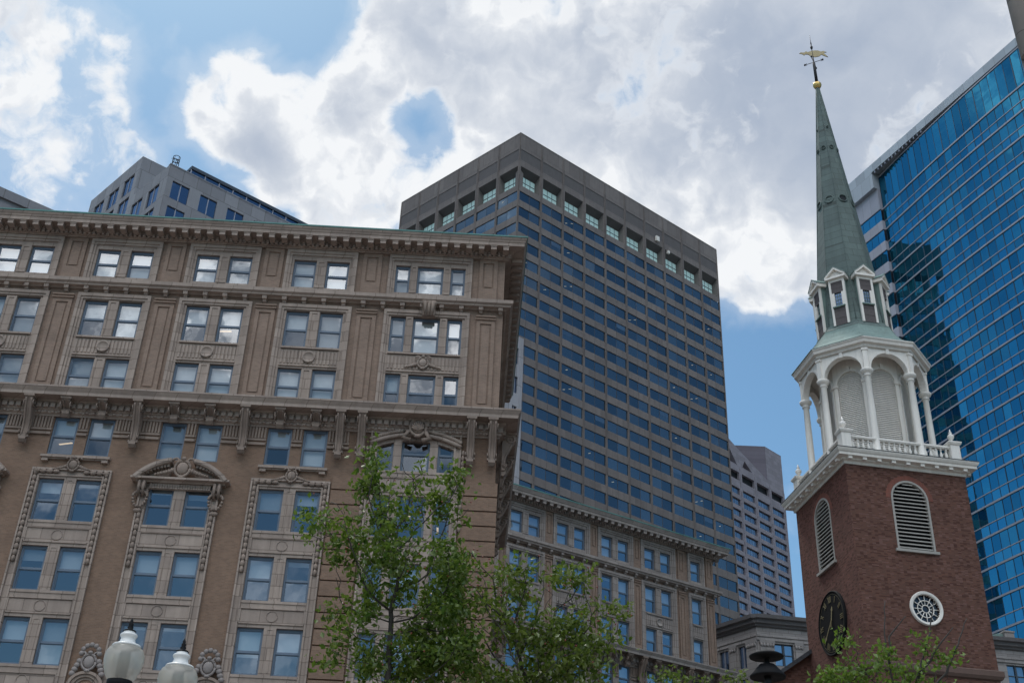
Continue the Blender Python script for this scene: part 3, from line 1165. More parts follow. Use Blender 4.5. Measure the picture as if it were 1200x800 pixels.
def lower_surround(root, c, hw, kind, crown, trim, rows='EFGHI', zbot=6.7):
    offs = offsets(kind)
    x_in = max(abs(o) + w / 2 for o, w in offs)
    b = MB()
    ztop = {'garland': 27.42, 'ped': 26.95, 'arch': 30.5}[crown]
    e = hw - x_in - 0.02
    rws = rows if crown != 'arch' else 'D' + rows
    hs = [(c + o - w / 2, c + o + w / 2, *ROWS[r]) for r in rws for o, w in offs]
    b.box(c - hw, c - hw + 0.09, -0.17, 0, zbot, ztop)
    b.box(c + hw - 0.09, c + hw, -0.17, 0, zbot, ztop)
    b.box(c - x_in - 0.11, c - x_in - 0.02, -0.13, 0, zbot, ztop - 0.4)
    b.box(c + x_in + 0.02, c + x_in + 0.11, -0.13, 0, zbot, ztop - 0.4)
    if crown == 'arch':
        # segmental head over three lights
        rise = 0.62
        Rr = (hw * hw + rise * rise) / (2 * rise)

        def head(x, r_):
            return 30.35 - rise + math.sqrt(max(r_ * r_ - x * x, 0)) - (Rr - rise)
        loop = [(c - hw + 0.09, zbot), (c + hw - 0.09, zbot)]
        up_ = [(c + x, head(x, Rr) + 0.0) for x in np.linspace(hw - 0.09, -hw + 0.09, 17)]
        hl = []
        for r in rows:
            for o, w in offs:
                za, zb = ROWS[r]
                hl.append([(c + o - w / 2, za), (c + o + w / 2, za), (c + o + w / 2, zb), (c + o - w / 2, zb)])
        for o, w in offs:
            za = ROWS['D'][0]
            xs = np.linspace(o + w / 2, o - w / 2, 7)
            hl.append([(c + o - w / 2, za), (c + o + w / 2, za)] + [(c + x, head(x, Rr) - 0.28) for x in xs])
        b.sheet(loop + up_, hl, -0.06, 0, reveal=0.24)
        rib = [(c + x, -0.2, head(x, Rr) + 0.02) for x in np.linspace(-hw, hw, 19)]
        b.tube(rib, 0.12, 6)
        for k in range(15):
            for s in (-1, 1):
                x = s * (0.75 + (hw - 0.75) * (k + 0.5) / 15)
                b.ell((c + x, -0.2, head(x, Rr) + 0.26), 0.13, 0.12, 0.11, 7, 5)
    else:
        b.wall(c - hw + 0.09, c + hw - 0.09, zbot, ztop - 0.06, hs, -0.06, 0, reveal=0.24)
        b.box(c - hw + 0.09, c + hw - 0.09, -0.17, 0, ztop - 0.09, ztop)
        b.box(c - x_in - 0.11, c + x_in + 0.11, -0.13, 0, ztop - 0.42, ztop - 0.34)
    # sunk spandrel panels with a roundel
    seq = [r for r in 'DEFGHI' if r in rws]
    for k in range(len(seq) - 1):
        zt = ROWS[seq[k]][0] - 0.40
        zb = ROWS[seq[k + 1]][1] + 0.2
        w2 = x_in - 0.02
        for z in (zt, zb):
            b.box(c - w2, c + w2, -0.12, -0.06, z - 0.035, z + 0.035)
        for x in (c - w2, c + w2):
            b.box(x - 0.035, x + 0.035, -0.12, -0.06, zb + 0.035, zt - 0.035)
        zc = (zt + zb) / 2
        ring = [(c + 0.27 * math.cos(t), -0.07, zc + 0.27 * math.sin(t)) for t in [2 * PI * q / 18 for q in range(19)]]
        b.tube(ring, 0.025, 4)
        b.box(c - x_in, c + x_in, -0.10, -0.06, ROWS[seq[k]][0] - 0.14, ROWS[seq[k]][0] - 0.01)
    for k in range(len(offs) - 1):
        m0 = c + offs[k][0] + offs[k][1] / 2
        m1 = c + offs[k + 1][0] - offs[k + 1][1] / 2
        wd = m1 - m0
        for r in rws:
            if r == 'D':
                continue
            za, zb = ROWS[r]
            b.box(m0 + wd * .22, m0 + wd * .30, -0.085, -0.06, za + 0.1, zb - 0.1)
            b.box(m1 - wd * .30, m1 - wd * .22, -0.085, -0.06, za + 0.1, zb - 0.1)
            b.box(m0 + wd * .22, m1 - wd * .22, -0.085, -0.06, zb - 0.1, zb - 0.05)
    b.build('window_surround', M[trim], root)
    if crown in ('garland', 'ped'):
        xg = hw - 0.22
        zg = 27.3 if crown == 'garland' else 25.2
        for s in (-1, 1):
            b = MB()
            garland(b, (c + s * xg, 0, 22.3), (c + s * xg, 0, zg), 0.30, 0.115, -0.15)
            if crown == 'garland':
                garland(b, (c + s * 0.62, 0, 27.22), (c + s * (hw - 0.1), 0, 27.22), 0.30, 0.12, -0.16)
            b.build('garland', M['tan_carved'], root)
        b = MB()
        if crown == 'garland':
            cartouche(b, c, 27.62, 0.62, wreath=True)
            b.build('cartouche', M['tan_carved'], root)
        else:
            # brackets with swags carrying a broken segmental pediment
            for s in (-1, 1):
                b = MB()
                x = c + s * (hw - 0.12)
                b.box(x - 0.2, x + 0.2, -0.35, 0, 26.5, 26.85)
                b.tube([(x - 0.12, -0.4, 26.85), (x - 0.12, -0.42, 26.45), (x - 0.12, -0.2, 26.1)], 0.08, 6)
                b.tube([(x + 0.12, -0.4, 26.85), (x + 0.12, -0.42, 26.45), (x + 0.12, -0.2, 26.1)], 0.08, 6)
                ring = [(x + 0.36 * math.sin(t), -0.22, 26.1 - 0.62 * math.cos(t) * (1 if math.cos(t) > 0 else 0.35)) for t in [2 * PI * q / 20 for q in range(21)]]
                for q in ring:
                    b.ell(q, 0.085, 0.085, 0.085, 6, 4)
                b.ell((x, -0.16, 25.3), 0.24, 0.12, 0.14, 7, 5)
                b.build('swag_bracket', M['tan_carved'], root)
            b = MB()
            pw = hw + 0.42
            b.cornice([(0, 26.84), (0.30, 26.84), (0.34, 26.9), (0.56, 26.95), (0.56, 27.06), (0, 27.1)], c - pw + 0.5, c + pw - 0.5, 0.02, 0.02)
            for k in range(24):
                xx = c - pw + 0.9 + (k + .5) * (2 * pw - 1.8) / 24
                b.box(xx - 0.055, xx + 0.055, -0.2, 0, 26.56, 26.82)
            Rr = (pw * pw + 1.15 ** 2) / (2 * 1.15)
            zc = 27.1 + 1.15 - Rr
            for s in (-1, 1):
                sec = [(0.0, 0.0), (0.56, 0.0), (0.62, 0.09), (0.62, 0.24), (0.0, 0.3)]
                rings = []
                for k in range(11):
                    x = s * (0.62 + (pw - 0.62) * k / 10)
                    a = math.asin(x / Rr)
                    rings.append([(c + (Rr - 0.3 + rz) * math.sin(a), -d, zc + (Rr - 0.3 + rz) * math.cos(a)) for d, rz in sec])
                b.rings(rings)
                for k in range(9):
                    x = s * (0.75 + (pw - 0.95) * k / 9)
                    a = math.asin(x / Rr)
                    b.box(c + x - 0.06, c + x + 0.06, -0.42, 0, zc + (Rr - 0.48) * math.cos(a), zc + (Rr - 0.3) * math.cos(a))
                # tympanum infill
                loop = [(c + s * 0.62, 27.08), (c + s * (pw - 0.3), 27.08)] + [
                    (c + s * (0.62 + (pw - 0.92) * (1 - k / 8)), zc + math.sqrt((Rr - 0.3) ** 2 - (0.62 + (pw - 0.92) * (1 - k / 8)) ** 2)) for k in range(9)]
                b.ext_y(loop, -0.1, 0.0)
            b.build('pediment', M[trim], root)
            b = MB()
            cartouche(b, c, 27.62, 0.86, y=-0.42)
            b.build('cartouche', M['tan_carved'], root)
    if crown == 'arch':
        b = MB()
        cartouche(b, c + 0.05, 30.72, 0.95, y=-0.42, wreath=False)
        for q in range(9):
            t = PI * q / 8
            b.tube([(c + 0.05, -0.55, 30.45), (c + 0.05 + 0.34 * math.cos(t), -0.58, 30.62 + 0.36 * math.sin(t))], 0.05, 5)
        for s in (-1, 1):
            b.tube([(c + s * 0.42, -0.4, 30.5), (c + s * 0.7, -0.35, 30.12), (c + s * 0.3, -0.35, 29.98)], 0.13, 6)
        b.build('shell_cartouche', M['tan_carved'], root)
        for s in (-1, 1):
            b = MB()
            garland(b, (c + s * (hw + 0.12), 0, 25.0), (c + s * (hw + 0.12), 0, 29.6), 0.3, 0.11, -0.13)
            b.build('garland', M['tan_carved'], root)


# main block: the facade runs along heading 88.6 degrees, corner near (0.2, 57.9)
AZ_M = 88.62
main = thing('office_building', 'broad tan brick block with carved stone window bays and broken pediments', 'building',
             (0.22, 57.89, 0), AZ_M)
BAYS = [(-34.1, 2.05, 'pair', 'garland'), (-28.42, 2.05, 'pair', 'ped'), (-22.72, 2.05, 'pair', 'garland'),
        (-17.03, 2.05, 'pair', 'ped'), (-11.42, 2.05, 'pair', 'garland'), (-5.1, 2.42, 'triple', 'arch')]
PIERS = [(-36.95, 1.1), (-31.26, 1.1), (-25.57, 1.1), (-19.87, 1.1), (-14.2, 1.1), (-8.5, 1.1), (-1.75, 1.05)]


def blinds_main(bi, r, o):
    q = rw.random()
    if bi == 5 and r in 'CDEFGH':
        return 0.0 if q < 0.7 else 0.5
    if r == 'A':
        return 1.0 if q < 0.8 else 0.5
    if r == 'B':
        return 1.0 if q < 0.45 else 0.52
    if r == 'C':
        return 1.0
    if r == 'D':
        return 0.5 if q < 0.5 else (1.0 if q < 0.75 else 0.52)
    if r == 'E':
        return rw.choice((0.08, 0.12, 0.2, 0.3, 0.5, 0.62, 1.0))
    if r == 'F':
        return rw.choice((0.5, 0.5, 0.45, 0.66, 0.8, 0.15, 0.3))
    return rw.choice((0.5, 0.52, 0.42, 0.6, 0.12, 0.95, 0.3))


cnt_main = WinCounter(98)
con, small = tan_block(main, -38.0, -0.8, 18.0, BAYS, PIERS, 'tan_brick', 'tan_brick_pale', 'tan_stone', blinds_main, cnt_main,
                       lambda r: 'glass' if r in 'ABCD' else 'glass_low', 
                       rows_low='EFGH', lamps={(4, 'B'), (2, 'D'), (3, 'F'), (5, 'E'), (5, 'F'), (1, 'B'), (3, 'B')})
for c, hw, kind, crown in BAYS:
    lower_surround(main, c, hw, kind, crown, 'tan_stone', rows='EFGH')
    if crown != 'arch':
        b = MB()
        zz = 28.02
        b.box(c - 1.8, c + 1.8, -0.24, 0, zz, zz + 0.13)
        b.box(c - 1.7, c + 1.7, -0.14, 0, zz - 0.07, zz)
        for s in (-1, 1):
            b.box(c + s * 1.55 - 0.16, c + s * 1.55 + 0.16, -0.2, 0, zz - 0.2, zz - 0.07)
        if crown == 'garland':
            b.build('sill', M['tan_stone'], main)
for x in (-36.95, -31.26, -25.57, -19.87, -14.2, -9.15, -8.0, -2.2, -1.05):
    link('console', con, main, (x, -0.3, 31.218))
for k in range(5):
    o = link('console', con, main, (-0.8 + 0.3, 0.9 + k * 2.9, 31.218), R(90))
# rusticated piers either side of the corner bay
for x0, x1 in ((-9.3, -7.62), (-2.58, -0.8)):
    b = MB()
    for k in range(25):
        z = 8.2 + k * 0.82
        if z + 0.76 < 28.4:
            b.box(x0, x1, -0.13, 0, z, z + 0.74)
    b.build('rustication', M['tan_brick'], main)
b = MB()
for k in range(25):
    z = 8.2 + k * 0.82
    if z + 0.76 < 28.4:
        b.box(-0.8, -0.67, -0.13, 16, z, z + 0.74)
b.build('rustication', M['tan_brick'], main)
# carved niche heads with shell cartouches between the bays
for x in (-31.2, -25.5, -19.7, -14.05):
    b = MB()
    for rr, d in ((0.86, 0.30), (0.70, 0.22), (0.56, 0.14)):
        loop = [(x + rr * math.cos(PI * k / 14), 16.3 + rr * 0.85 * math.sin(PI * k / 14)) for k in range(15)]
        lo2 = [(x + (rr - 0.15) * math.cos(PI * k / 14), 16.3 + (rr - 0.15) * 0.85 * math.sin(PI * k / 14)) for k in range(14, -1, -1)]
        b.ext_y(loop + lo2, -d, 0)
        for s in (-1, 1):
            b.box(x + s * (rr - 0.075) - 0.07, x + s * (rr - 0.075) + 0.07, -d, 0, 12.5, 16.3)
    b.build('niche', M['tan_carved'], main)
    b = MB()
    b.ext_y(arc_loop(x, 12.5, 16.3, 0.46), -0.06, -0.002)
    b.build('niche_back', M['niche_back'] if 'niche_back' in M else M.setdefault('niche_back', mat_stone('niche_back', (0.42, 0.27, 0.19), 0.2)), main)
    b = MB()
    cartouche(b, x, 17.45, 0.72, y=-0.28, wreath=False)
    for q in range(7):
        t = PI * q / 6
        b.ell((x + 0.42 * math.cos(t), -0.3, 17.85 + 0.42 * math.sin(t)), 0.13, 0.1, 0.13, 7, 5)
    for s in (-1, 1):
        for q in range(4):
            b.ell((x + s * (0.45 + 0.08 * q), -0.22, 17.5 - 0.2 * q), 0.16, 0.12, 0.14, 7, 5)
    b.build('cartouche', M['grey_carved'] if 'grey_carved' in M else M.setdefault('grey_carved', mat_stone('grey_carved', (0.27, 0.235, 0.22), 0.25)), main)
if cnt_main.rest.v:
    o = cnt_main.rest.build('window', [M['sash_blue'], M['dim_glass']], main)
    o['kind'] = 'stuff'

# rear wing, same design, further back, running along heading 58
wing = thing('office_building', 'narrower pale stone wing with paired windows, in front of the dark glass tower',
             'building', (19.81, 104.53, 0), 58.15)
WB = [(-25.8, 1.9, 'narrowpair', 'garland'), (-21.3, 1.9, 'narrowpair', 'garland'), (-16.65, 1.9, 'narrowpair', 'garland'), (-12.0, 1.9, 'narrowpair', 'garland'),
      (-7.3, 1.95, 'narrowpair', 'garland'), (-2.95, 0.95, 'single', 'garland')]
WP = [(-23.55, 0.75), (-18.97, 0.75), (-14.32, 0.75), (-9.65, 0.75), (-4.65, 0.75), (-1.35, 0.8)]
cnt_wing = WinCounter(98)
tan_block(wing, -28.0, -0.8, 13.0, WB, WP, 'pale_stone', 'tan_brick_pale', 'pale_stone',
          lambda bi, r, o: (0.5 if rw.random() < 0.7 else 0.15) if r != 'A' else (0.5 if rw.random() < .6 else 0.9), cnt_wing,
          lambda r: 'glass_wing', rows_low='E', win_ok=lambda x, r: x > -24)
for c, hw, kind, crown in WB:
    lower_surround(wing, c, hw, kind, crown, 'pale_stone', rows='EFGH')
for x in (-23.55, -18.97, -14.32, -9.65, -4.65, -1.3):
    link('console', con, wing, (x, -0.3, 31.218))


# ------------------------------------------------------------------ dark glass tower with grey bands
# scaled about the eye from measured proportions
def zs(z, k=1.25):
    return 1.7 + (z - 1.7) * k


tower = thing('office_tower', 'tall square dark blue glass tower with grey bands and deep-set top windows', 'office tower', (0.056, 177.8, 0), 90)
H_T = zs(125.0)
FL = 3.64
BAY = 5.65


def banded_face(root, az, nb, origin_right, depth_core):
    """one face of the tower; local x from left to right, y inward"""
    wid = nb * BAY
    rot = R(90 - az)
    u = heading(az)
    loc = Vector((0, 0, 0)) if not origin_right else -u * wid
    b = MB()
    ztop = H_T
    z_win_top = zs(114.0)          # head of the first glazed band
    nfl = int((z_win_top - 8) / FL)
    # spandrels, split at the middle of every bay
    for i in range(nb):
        for s in range(2):
            xa = i * BAY + (0.2 if s == 0 else BAY / 2 + 0.03)
            xb = i * BAY + (BAY / 2 - 0.03 if s == 0 else BAY - 0.2)
            for k in range(nfl):
                z1 = z_win_top - k * FL - 2.12
                b.box(xa, xb, 0.0, 0.3, z1 - (FL - 2.12), z1)
    b.box(0.2, wid - 0.2, 0.24, 0.42, 0, z_win_top, 2)
    # piers: paired ribs at every joint
    for i in range(nb + 1):
        x = i * BAY
        for a, c, d in ((-0.2, -0.05, 0.10), (0.05, 0.2, 0.10), (-0.05, 0.05, 0.03)):
            xa, xb = max(x + a, 0.0), min(x + c, wid)
            if xb > xa:
                b.box(xa, xb, -d, 0.3, 0, ztop - 0.02 if a != -0.05 else ztop - 0.3)
    # parapet zone
    zb_top, zb_bot = zs(122.04), zs(119.93)
    zr_top, zr_bot = zs(118.76), zs(115.1)
    b.wall(0, wid, zb_top, ztop, [], 0.02, 0)
    b.wall(0, wid, zb_bot, zb_top, [], 0.10, 1)
    b.quad((0, 0.02, zb_top), (wid, 0.02, zb_top), (wid, 0.1, zb_top), (0, 0.1, zb_top))
    holes = [(i * BAY + 0.42, i * BAY + BAY - 0.42, zr_bot, zr_top) for i in range(nb)]
    b.wall(0, wid, z_win_top - 0.02, zb_bot, holes, 0.02, 0)
    b.box(0, wid, -0.02, 0.3, ztop - 0.001, ztop + 0.25)
    face = b.build('wall', [M['granite'], M['granite_dark'], M['dark_void']], root, loc, rot)
    # recessed top windows: hooded box with the glazing at the back
    def rec():
        b = MB()
        w2 = BAY / 2 - 0.42
        D = 1.55
        zb, zt = 0.0, zr_top - zr_bot
        b.quad((-w2, 0.02, zb), (-w2, D, zb), (-w2, D, zt - 0.9), (-w2, 0.02, zt), 0)
        b.quad((w2, 0.02, zb), (w2, 0.02, zt), (w2, D, zt - 0.9), (w2, D, zb), 0)
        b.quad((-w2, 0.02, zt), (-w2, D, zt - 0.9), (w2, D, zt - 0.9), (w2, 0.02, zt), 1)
        b.quad((-w2, 0.02, zb), (w2, 0.02, zb), (w2, D, zb), (-w2, D, zb), 0)
        return b.mesh('window_recess', [M['granite'], M['granite_dark']])

    def recglass():
        b = MB()
        w2 = BAY / 2 - 0.42
        h = zr_top - zr_bot - 0.9
        for k in range(4):
            xa = -w2 + k * w2 / 2
            b.quad((xa + 0.05, 1.52, 0.1), (xa + w2 / 2 - 0.05, 1.52, 0.1), (xa + w2 / 2 - 0.05, 1.52, h * 0.62), (xa + 0.05, 1.52, h * 0.62))
            b.quad((xa + 0.05, 1.52, h * 0.66), (xa + w2 / 2 - 0.05, 1.52, h * 0.66), (xa + w2 / 2 - 0.05, 1.52, h), (xa + 0.05, 1.52, h))
            b.box(xa - 0.03, xa + 0.03, 1.47, 1.55, 0, h, 1)
        b.box(-w2, w2, 1.46, 1.54, h * 0.62, h * 0.66, 1)
        b.quad((-w2, 1.56, 0), (w2, 1.56, 0), (w2, 1.56, h), (-w2, 1.56, h), 1)
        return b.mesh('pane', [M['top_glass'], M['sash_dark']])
    mr, mg = cached('rec', rec), cached('recg', recglass)
    for i in range(nb):
        p = loc + u * ((i + 0.5) * BAY)
        o = link('window_recess', mr, root, (p.x, p.y, zr_bot), rot)
        link('pane', mg, o)
    # ribbon windows
    wh, ww = 2.10, BAY - 0.41

    def win(kind):
        b = MB()
        hw = ww / 2
        qt = random.Random(kind * 31 + 1)
        for a, c in ((-hw, -0.025), (0.025, hw)):
            ta, tb = qt.uniform(-.02, .02), qt.uniform(-.012, .012)
            b.quad((a, 0.14 + ta + tb, 0), (c, 0.14 - ta + tb, 0), (c, 0.14 - ta - tb, wh), (a, 0.14 + ta - tb, wh), 0)
        b.box(-0.025, 0.025, 0.11, 0.18, 0, wh, 1)
        q = random.Random(kind * 13 + 5)
        if kind in (1, 2, 5):
            for _ in range(2 if kind == 2 else 1):
                x, z = q.uniform(-hw + 0.4, hw - 1.0), q.uniform(0.35, 1.5)
                if kind == 5:
                    b.box(x, x + 0.45, 0.10, 0.125, z, z + 0.16, 2)
                else:
                    b.poly([(x, 0.115, z), (x + 0.55, 0.115, z + 0.22), (x + 0.58, 0.115, z + 0.30), (x + 0.03, 0.115, z + 0.08)], 2)
        if kind in (3, 6):
            a = -hw if kind == 3 else 0.05
            b.quad((a + 0.05, 0.12, wh * q.uniform(0.4, 0.6)), (a + hw - 0.1, 0.12, wh * 0.5), (a + hw - 0.1, 0.12, wh - 0.04), (a + 0.05, 0.12, wh - 0.04), 3)
        return b
    return dict(face=face, loc=loc, rot=rot, u=u, nb=nb, nfl=nfl, ztop=z_win_top, win=win)


faces = [banded_face(tower, 50.73, 10, False, 40), banded_face(tower, 134.04, 6, True, 40)]
M['pale_blind'] = mat_curtain_glass('pale_blind', (0.04, 0.06, 0.09), (0.07, 0.10, 0.13), 0.22, (0.62, 0.82, 1.0), 0.5)
wmats = [M['tower_glass'], M['granite_dark'], M['lamp_cool'], M['pale_blind']]
rt_ = random.Random(3)
cand = []
for fi, f in enumerate(faces):
    for i in range(f['nb']):
        for k in range(f['nfl']):
            z = f['ztop'] - k * FL - 2.11
            p = f['loc'] + f['u'] * ((i + 0.5) * BAY)
            cand.append((fi, i, k, z, p))
kinds = list(range(10, 22)) * 3 + [1, 1, 2, 3, 6]
# the largest in view: the columns and storeys just over the wing's cornice
def key(c):
    fi, i, k, z, p = c
    vis = fi == 0 and z > 58 + 0.0 + i * 0.2
    return (0 if vis else 1, (p + Vector((0, 178, z))).length)
cand.sort(key=key)
rest = MB()
for q, (fi, i, k, z, p) in enumerate(cand):
    f = faces[fi]
    kd = rt_.choice(kinds)
    if q < 98:
        link('window', cached(('tw', kd), lambda: f['win'](kd).mesh('window', wmats)), tower, (p.x, p.y, z), f['rot'])
    else:
        w = f['win'](kd)
        T = Matrix.Translation((p.x, p.y, z)) @ Matrix.Rotation(f['rot'], 4, 'Z')
        i0 = len(rest.v)
        rest.v += [T @ v for v in w.v]
        rest.f += [tuple(a + i0 for a in g_) for g_ in w.f]
        rest.mi += w.mi
        rest.sm += w.sm
rest.build('window', wmats, tower)['kind'] = 'stuff'
# body and roof behind the faces
uR, uL = heading(50.73) * (10 * BAY), -heading(134.04) * (6 * BAY)
inn = heading(50.73 - 90) * 2.6 + heading(134.04 - 90) * 2.6
b = MB()
q0 = [inn, uR + inn * 0.9, uR + uL, uL + inn * 0.9]
b.rings([[(p.x, p.y, z) for p in q0] for z in (0, H_T - 0.2)])
b.build('core', M['granite'], tower)
b = MB()
for x, z, w in ((36.9, 148.6, 0.9), (40.3, 147.0, 0.5)):
    b.box(x, x + w, -0.55, -0.12, z, z + w * 1.3)
    b.box(x + 0.1, x + w * 0.5, -0.12, 0.1, z + 0.2, z + 0.4)
    b.build('antenna_panel', M['white_paint'], tower, (0, 0, 0), R(90 - 50.73))
    b = MB()

# ------------------------------------------------------------------ blue curtain wall tower
blue = thing('glass_tower', 'bright blue curtain wall tower rising behind the church steeple', 'office tower', (70.47, 124.05, 0), 156.6)
# local x runs towards the near end (x = 0 at the right end of the measured stretch), y inward
XL, XR = -31.9, 26.0
ARC = 300.0


def arc_y(x):                         # bowed glass front, flush at x = -2
    d = x + 2.0
    return -0.15 + (ARC - math.sqrt(ARC * ARC - d * d))


FB = 4.0
z_roof = 130.8
z_head = zs(103.25)
# thick sill lines at z of the spandrel foot
z_ref = zs(78.89)
thick = [z_ref + FB * k for k in range(-20, 7) if z_ref + FB * k < z_head - 1.0]
MUL = 1.525
ncol = int((XR - XL) / MUL)
cols = [XL + MUL * k for k in range(ncol + 1)]
b = MB()
for i in range(ncol):
    xa, xb = cols[i], cols[i + 1]
    b.quad((xa, arc_y(xa) + 0.12, 0), (xb, arc_y(xb) + 0.12, 0), (xb, arc_y(xb) + 0.12, z_head), (xa, arc_y(xa) + 0.12, z_head))
b.quad((XL, arc_y(XL) + 0.12, 0), (XL, 14, 0), (XL, 14, z_head), (XL, arc_y(XL) + 0.12, z_head))
b.quad((XL - 9, 14, 0), (XR, 14, 0), (XR, 14, z_head), (XL - 9, 14, z_head))
b.build('core', M['dark_void'], blue)
# transoms: a thick pale line and a thin one on every storey
b = MB()
for z in thick:
    for dz, t, d in ((0, 0.26, 0.12), (-2.42, 0.13, 0.07)):
        sec = [(0.05, z + dz - t / 2), (-d, z + dz - t / 2), (-d, z + dz + t / 2), (0.05, z + dz + t / 2)]
        b.rings([[(x, arc_y(x) + yy, zz) for yy, zz in sec] for x in cols])
b.rings([[(x, arc_y(x) + yy, zz) for yy, zz in ((0.05, z_head - 0.1), (-0.1, z_head - 0.1), (-0.1, z_head + 0.12), (0.05, z_head + 0.12))] for x in cols])
b.build('transom', M['mullion_pale'], blue)
b = MB()
for i, x in enumerate(cols):
    wd = 0.07 if i % 5 else 0.14
    b.box(x - wd / 2, x + wd / 2, arc_y(x) - 0.03, arc_y(x) + 0.1, 0, z_head)
b.build('mullion', M['mullion_dark'], blue)
cand = []
zz = sorted(thick)
for i in range(ncol):
    for z in zz:
        cand.append((i, z - 2.36, 2.24, 0))       # vision pane under the thick line
        cand.append((i, z - 3.87, 1.38, 1))       # spandrel pane under it
    cand.append((i, zz[-1] + 0.14, z_head - zz[-1] - 0.24, 0))
def pkey(c):
    i, z, h, kd = c
    x = cols[i] + MUL / 2
    P = Vector((70.47, 124.05, z)) + heading(156.6) * x
    d = P - EYE
    px = 600 + 1407.8 * d.dot(rt) / d.dot(fw)
    py = 400 - 1407.8 * d.dot(up) / d.dot(fw)
    vis = 1060 < px < 1195 and 70 < py < 740
    return (0 if vis else 1, d.length / max(h, .1))
cand.sort(key=pkey)
rest = MB()
rb = random.Random(5)
for q, (i, z, h, kd) in enumerate(cand):
    xa, xb = cols[i] + 0.05, cols[i + 1] - 0.05
    b = MB() if q < 98 else rest
    ya, yb = arc_y(xa), arc_y(xb)
    xm, ym = (xa + xb) / 2, (ya + yb) / 2
    tl = rb.uniform(-0.016, 0.016)
    if q < 98:
        b.quad((xa - xm, ya - ym - tl, 0), (xb - xm, yb - ym + tl, 0), (xb - xm, yb - ym + tl, h), (xa - xm, ya - ym - tl, h))
        b.build('window_pane', M['blue_spandrel'] if kd else M['blue_glass'], blue, (xm, ym, z))
    else:
        b.quad((xa, ya - tl, z), (xb, yb + tl, z), (xb, yb + tl, z + h), (xa, ya - tl, z + h), kd)
rest.build('window_pane', [M['blue_glass'], M['blue_spandrel']], blue)['kind'] = 'stuff'
# straight grey fascia over the bowed glass, with a dark slot below it
b = MB()
z_f = zs(103.75)
b.box(XL, XR + 4, 0.0, 14, z_f, z_roof)
b.box(XL - 9, XL, 0.0, 14, zs(101.3), z_roof)
b.build('fascia', M['panel_grey'], blue)
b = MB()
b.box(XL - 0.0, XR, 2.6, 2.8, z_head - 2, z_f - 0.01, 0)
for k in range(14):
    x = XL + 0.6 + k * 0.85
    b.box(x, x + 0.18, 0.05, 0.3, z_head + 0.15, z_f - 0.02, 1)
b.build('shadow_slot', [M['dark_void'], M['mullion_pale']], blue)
# flank strip of pale panels and ribbon windows beyond the glass
b = MB()
zw = zs(98.0)
b.box(XL - 9, XL, 0.7, 13.9, zw, zs(101.28))
k = 0
while zw - k * FB - 4 > 2:
    zt = zw - k * FB - 2.25
    b.box(XL - 9, XL, 0.7, 13.9, zt - (FB - 2.25), zt)
    k += 1
b.build('flank_panel', M['panel_white'], blue)
nfl = k
for k in range(nfl):
    b = MB()
    zt = zw - k * FB - 2.25
    for j in range(6):
        b.quad((XL - 9 + j * 1.5 + 0.04, 0.84, zt), (XL - 9 + j * 1.5 + 1.46, 0.84, zt), (XL - 9 + j * 1.5 + 1.46, 0.84, zt + 2.25), (XL - 9 + j * 1.5 + 0.04, 0.84, zt + 2.25))
    b.build('ribbon_window', M['blue_spandrel'], blue)

# ------------------------------------------------------------------ pale violet-grey tower with slanted top
K = 1.2
slant = thing('office_tower', 'pale violet grey tower with small recessed windows and a slanted top, beside the steeple', 'office tower',
              (76.18 * K, 301.7 * K, 0), 45.5)
b = MB()
xl = -48.0
z150, zsh = zs(150, K), zs(139.9, K)
wh_, ww_ = 2.35, 6.7
colx = [-0.72 * K - 3.4 - j * 6.84 * K for j in range(6)]
colx = [(-3.6 - 6.85 * j) * K for j in range(6)]
rowz = [zs(132.7 - 3.1 * j, K) for j in range(34)]
big = [(c - 3.5, c + 3.5, zs(135.0, K), zs(137.4, K)) for c in colx]
holes = [(c - ww_ / 2, c + ww_ / 2, z - wh_, z) for c in colx for z in rowz if z > 6] + big
b.wall(xl, 0, 0, zs(138.9, K), holes, 0.0, 0, reveal=0.9)
tri = [(-19.6 * K, zs(139.4, K)), (-15.0 * K, zs(139.4, K)), (-18.3 * K, zs(141.7, K))]
tri2 = [(-26.4 * K, zs(139.4, K)), (-22.0 * K, zs(139.4, K)), (-25.3 * K, zs(143.6, K))]
out = [(xl, zs(138.9, K)), (0, zs(138.9, K)), (0, z150), (-7.9 * K, z150), (-7.9 * K, zsh), (-22.8 * K, zs(145.0, K)), (xl, zs(152, K))]
b.sheet(out, [tri, tri2], 0.0, 0, reveal=1.6)
for a in range(7):
    x = (0 - 6.85 * a) * K
    b.box(x - 0.45, min(x + 0.45, 0), -0.12, 0.0, 0, zs(138.6, K))
b.quad((0, 0, 0), (0, 30, 0), (0, 30, z150), (0, 0, z150))
b.quad((xl, 0, 0), (xl, 30, 0), (xl, 30, z150), (xl, 0, z150))
b.quad((xl, 30, 0), (0, 30, 0), (0, 30, z150), (xl, 30, z150))
b.build('wall', M['grey_violet'], slant)
b = MB()
a = R(90 - 45.5)
ex = Vector((-math.cos(a - 0) * 1, 0, 0))
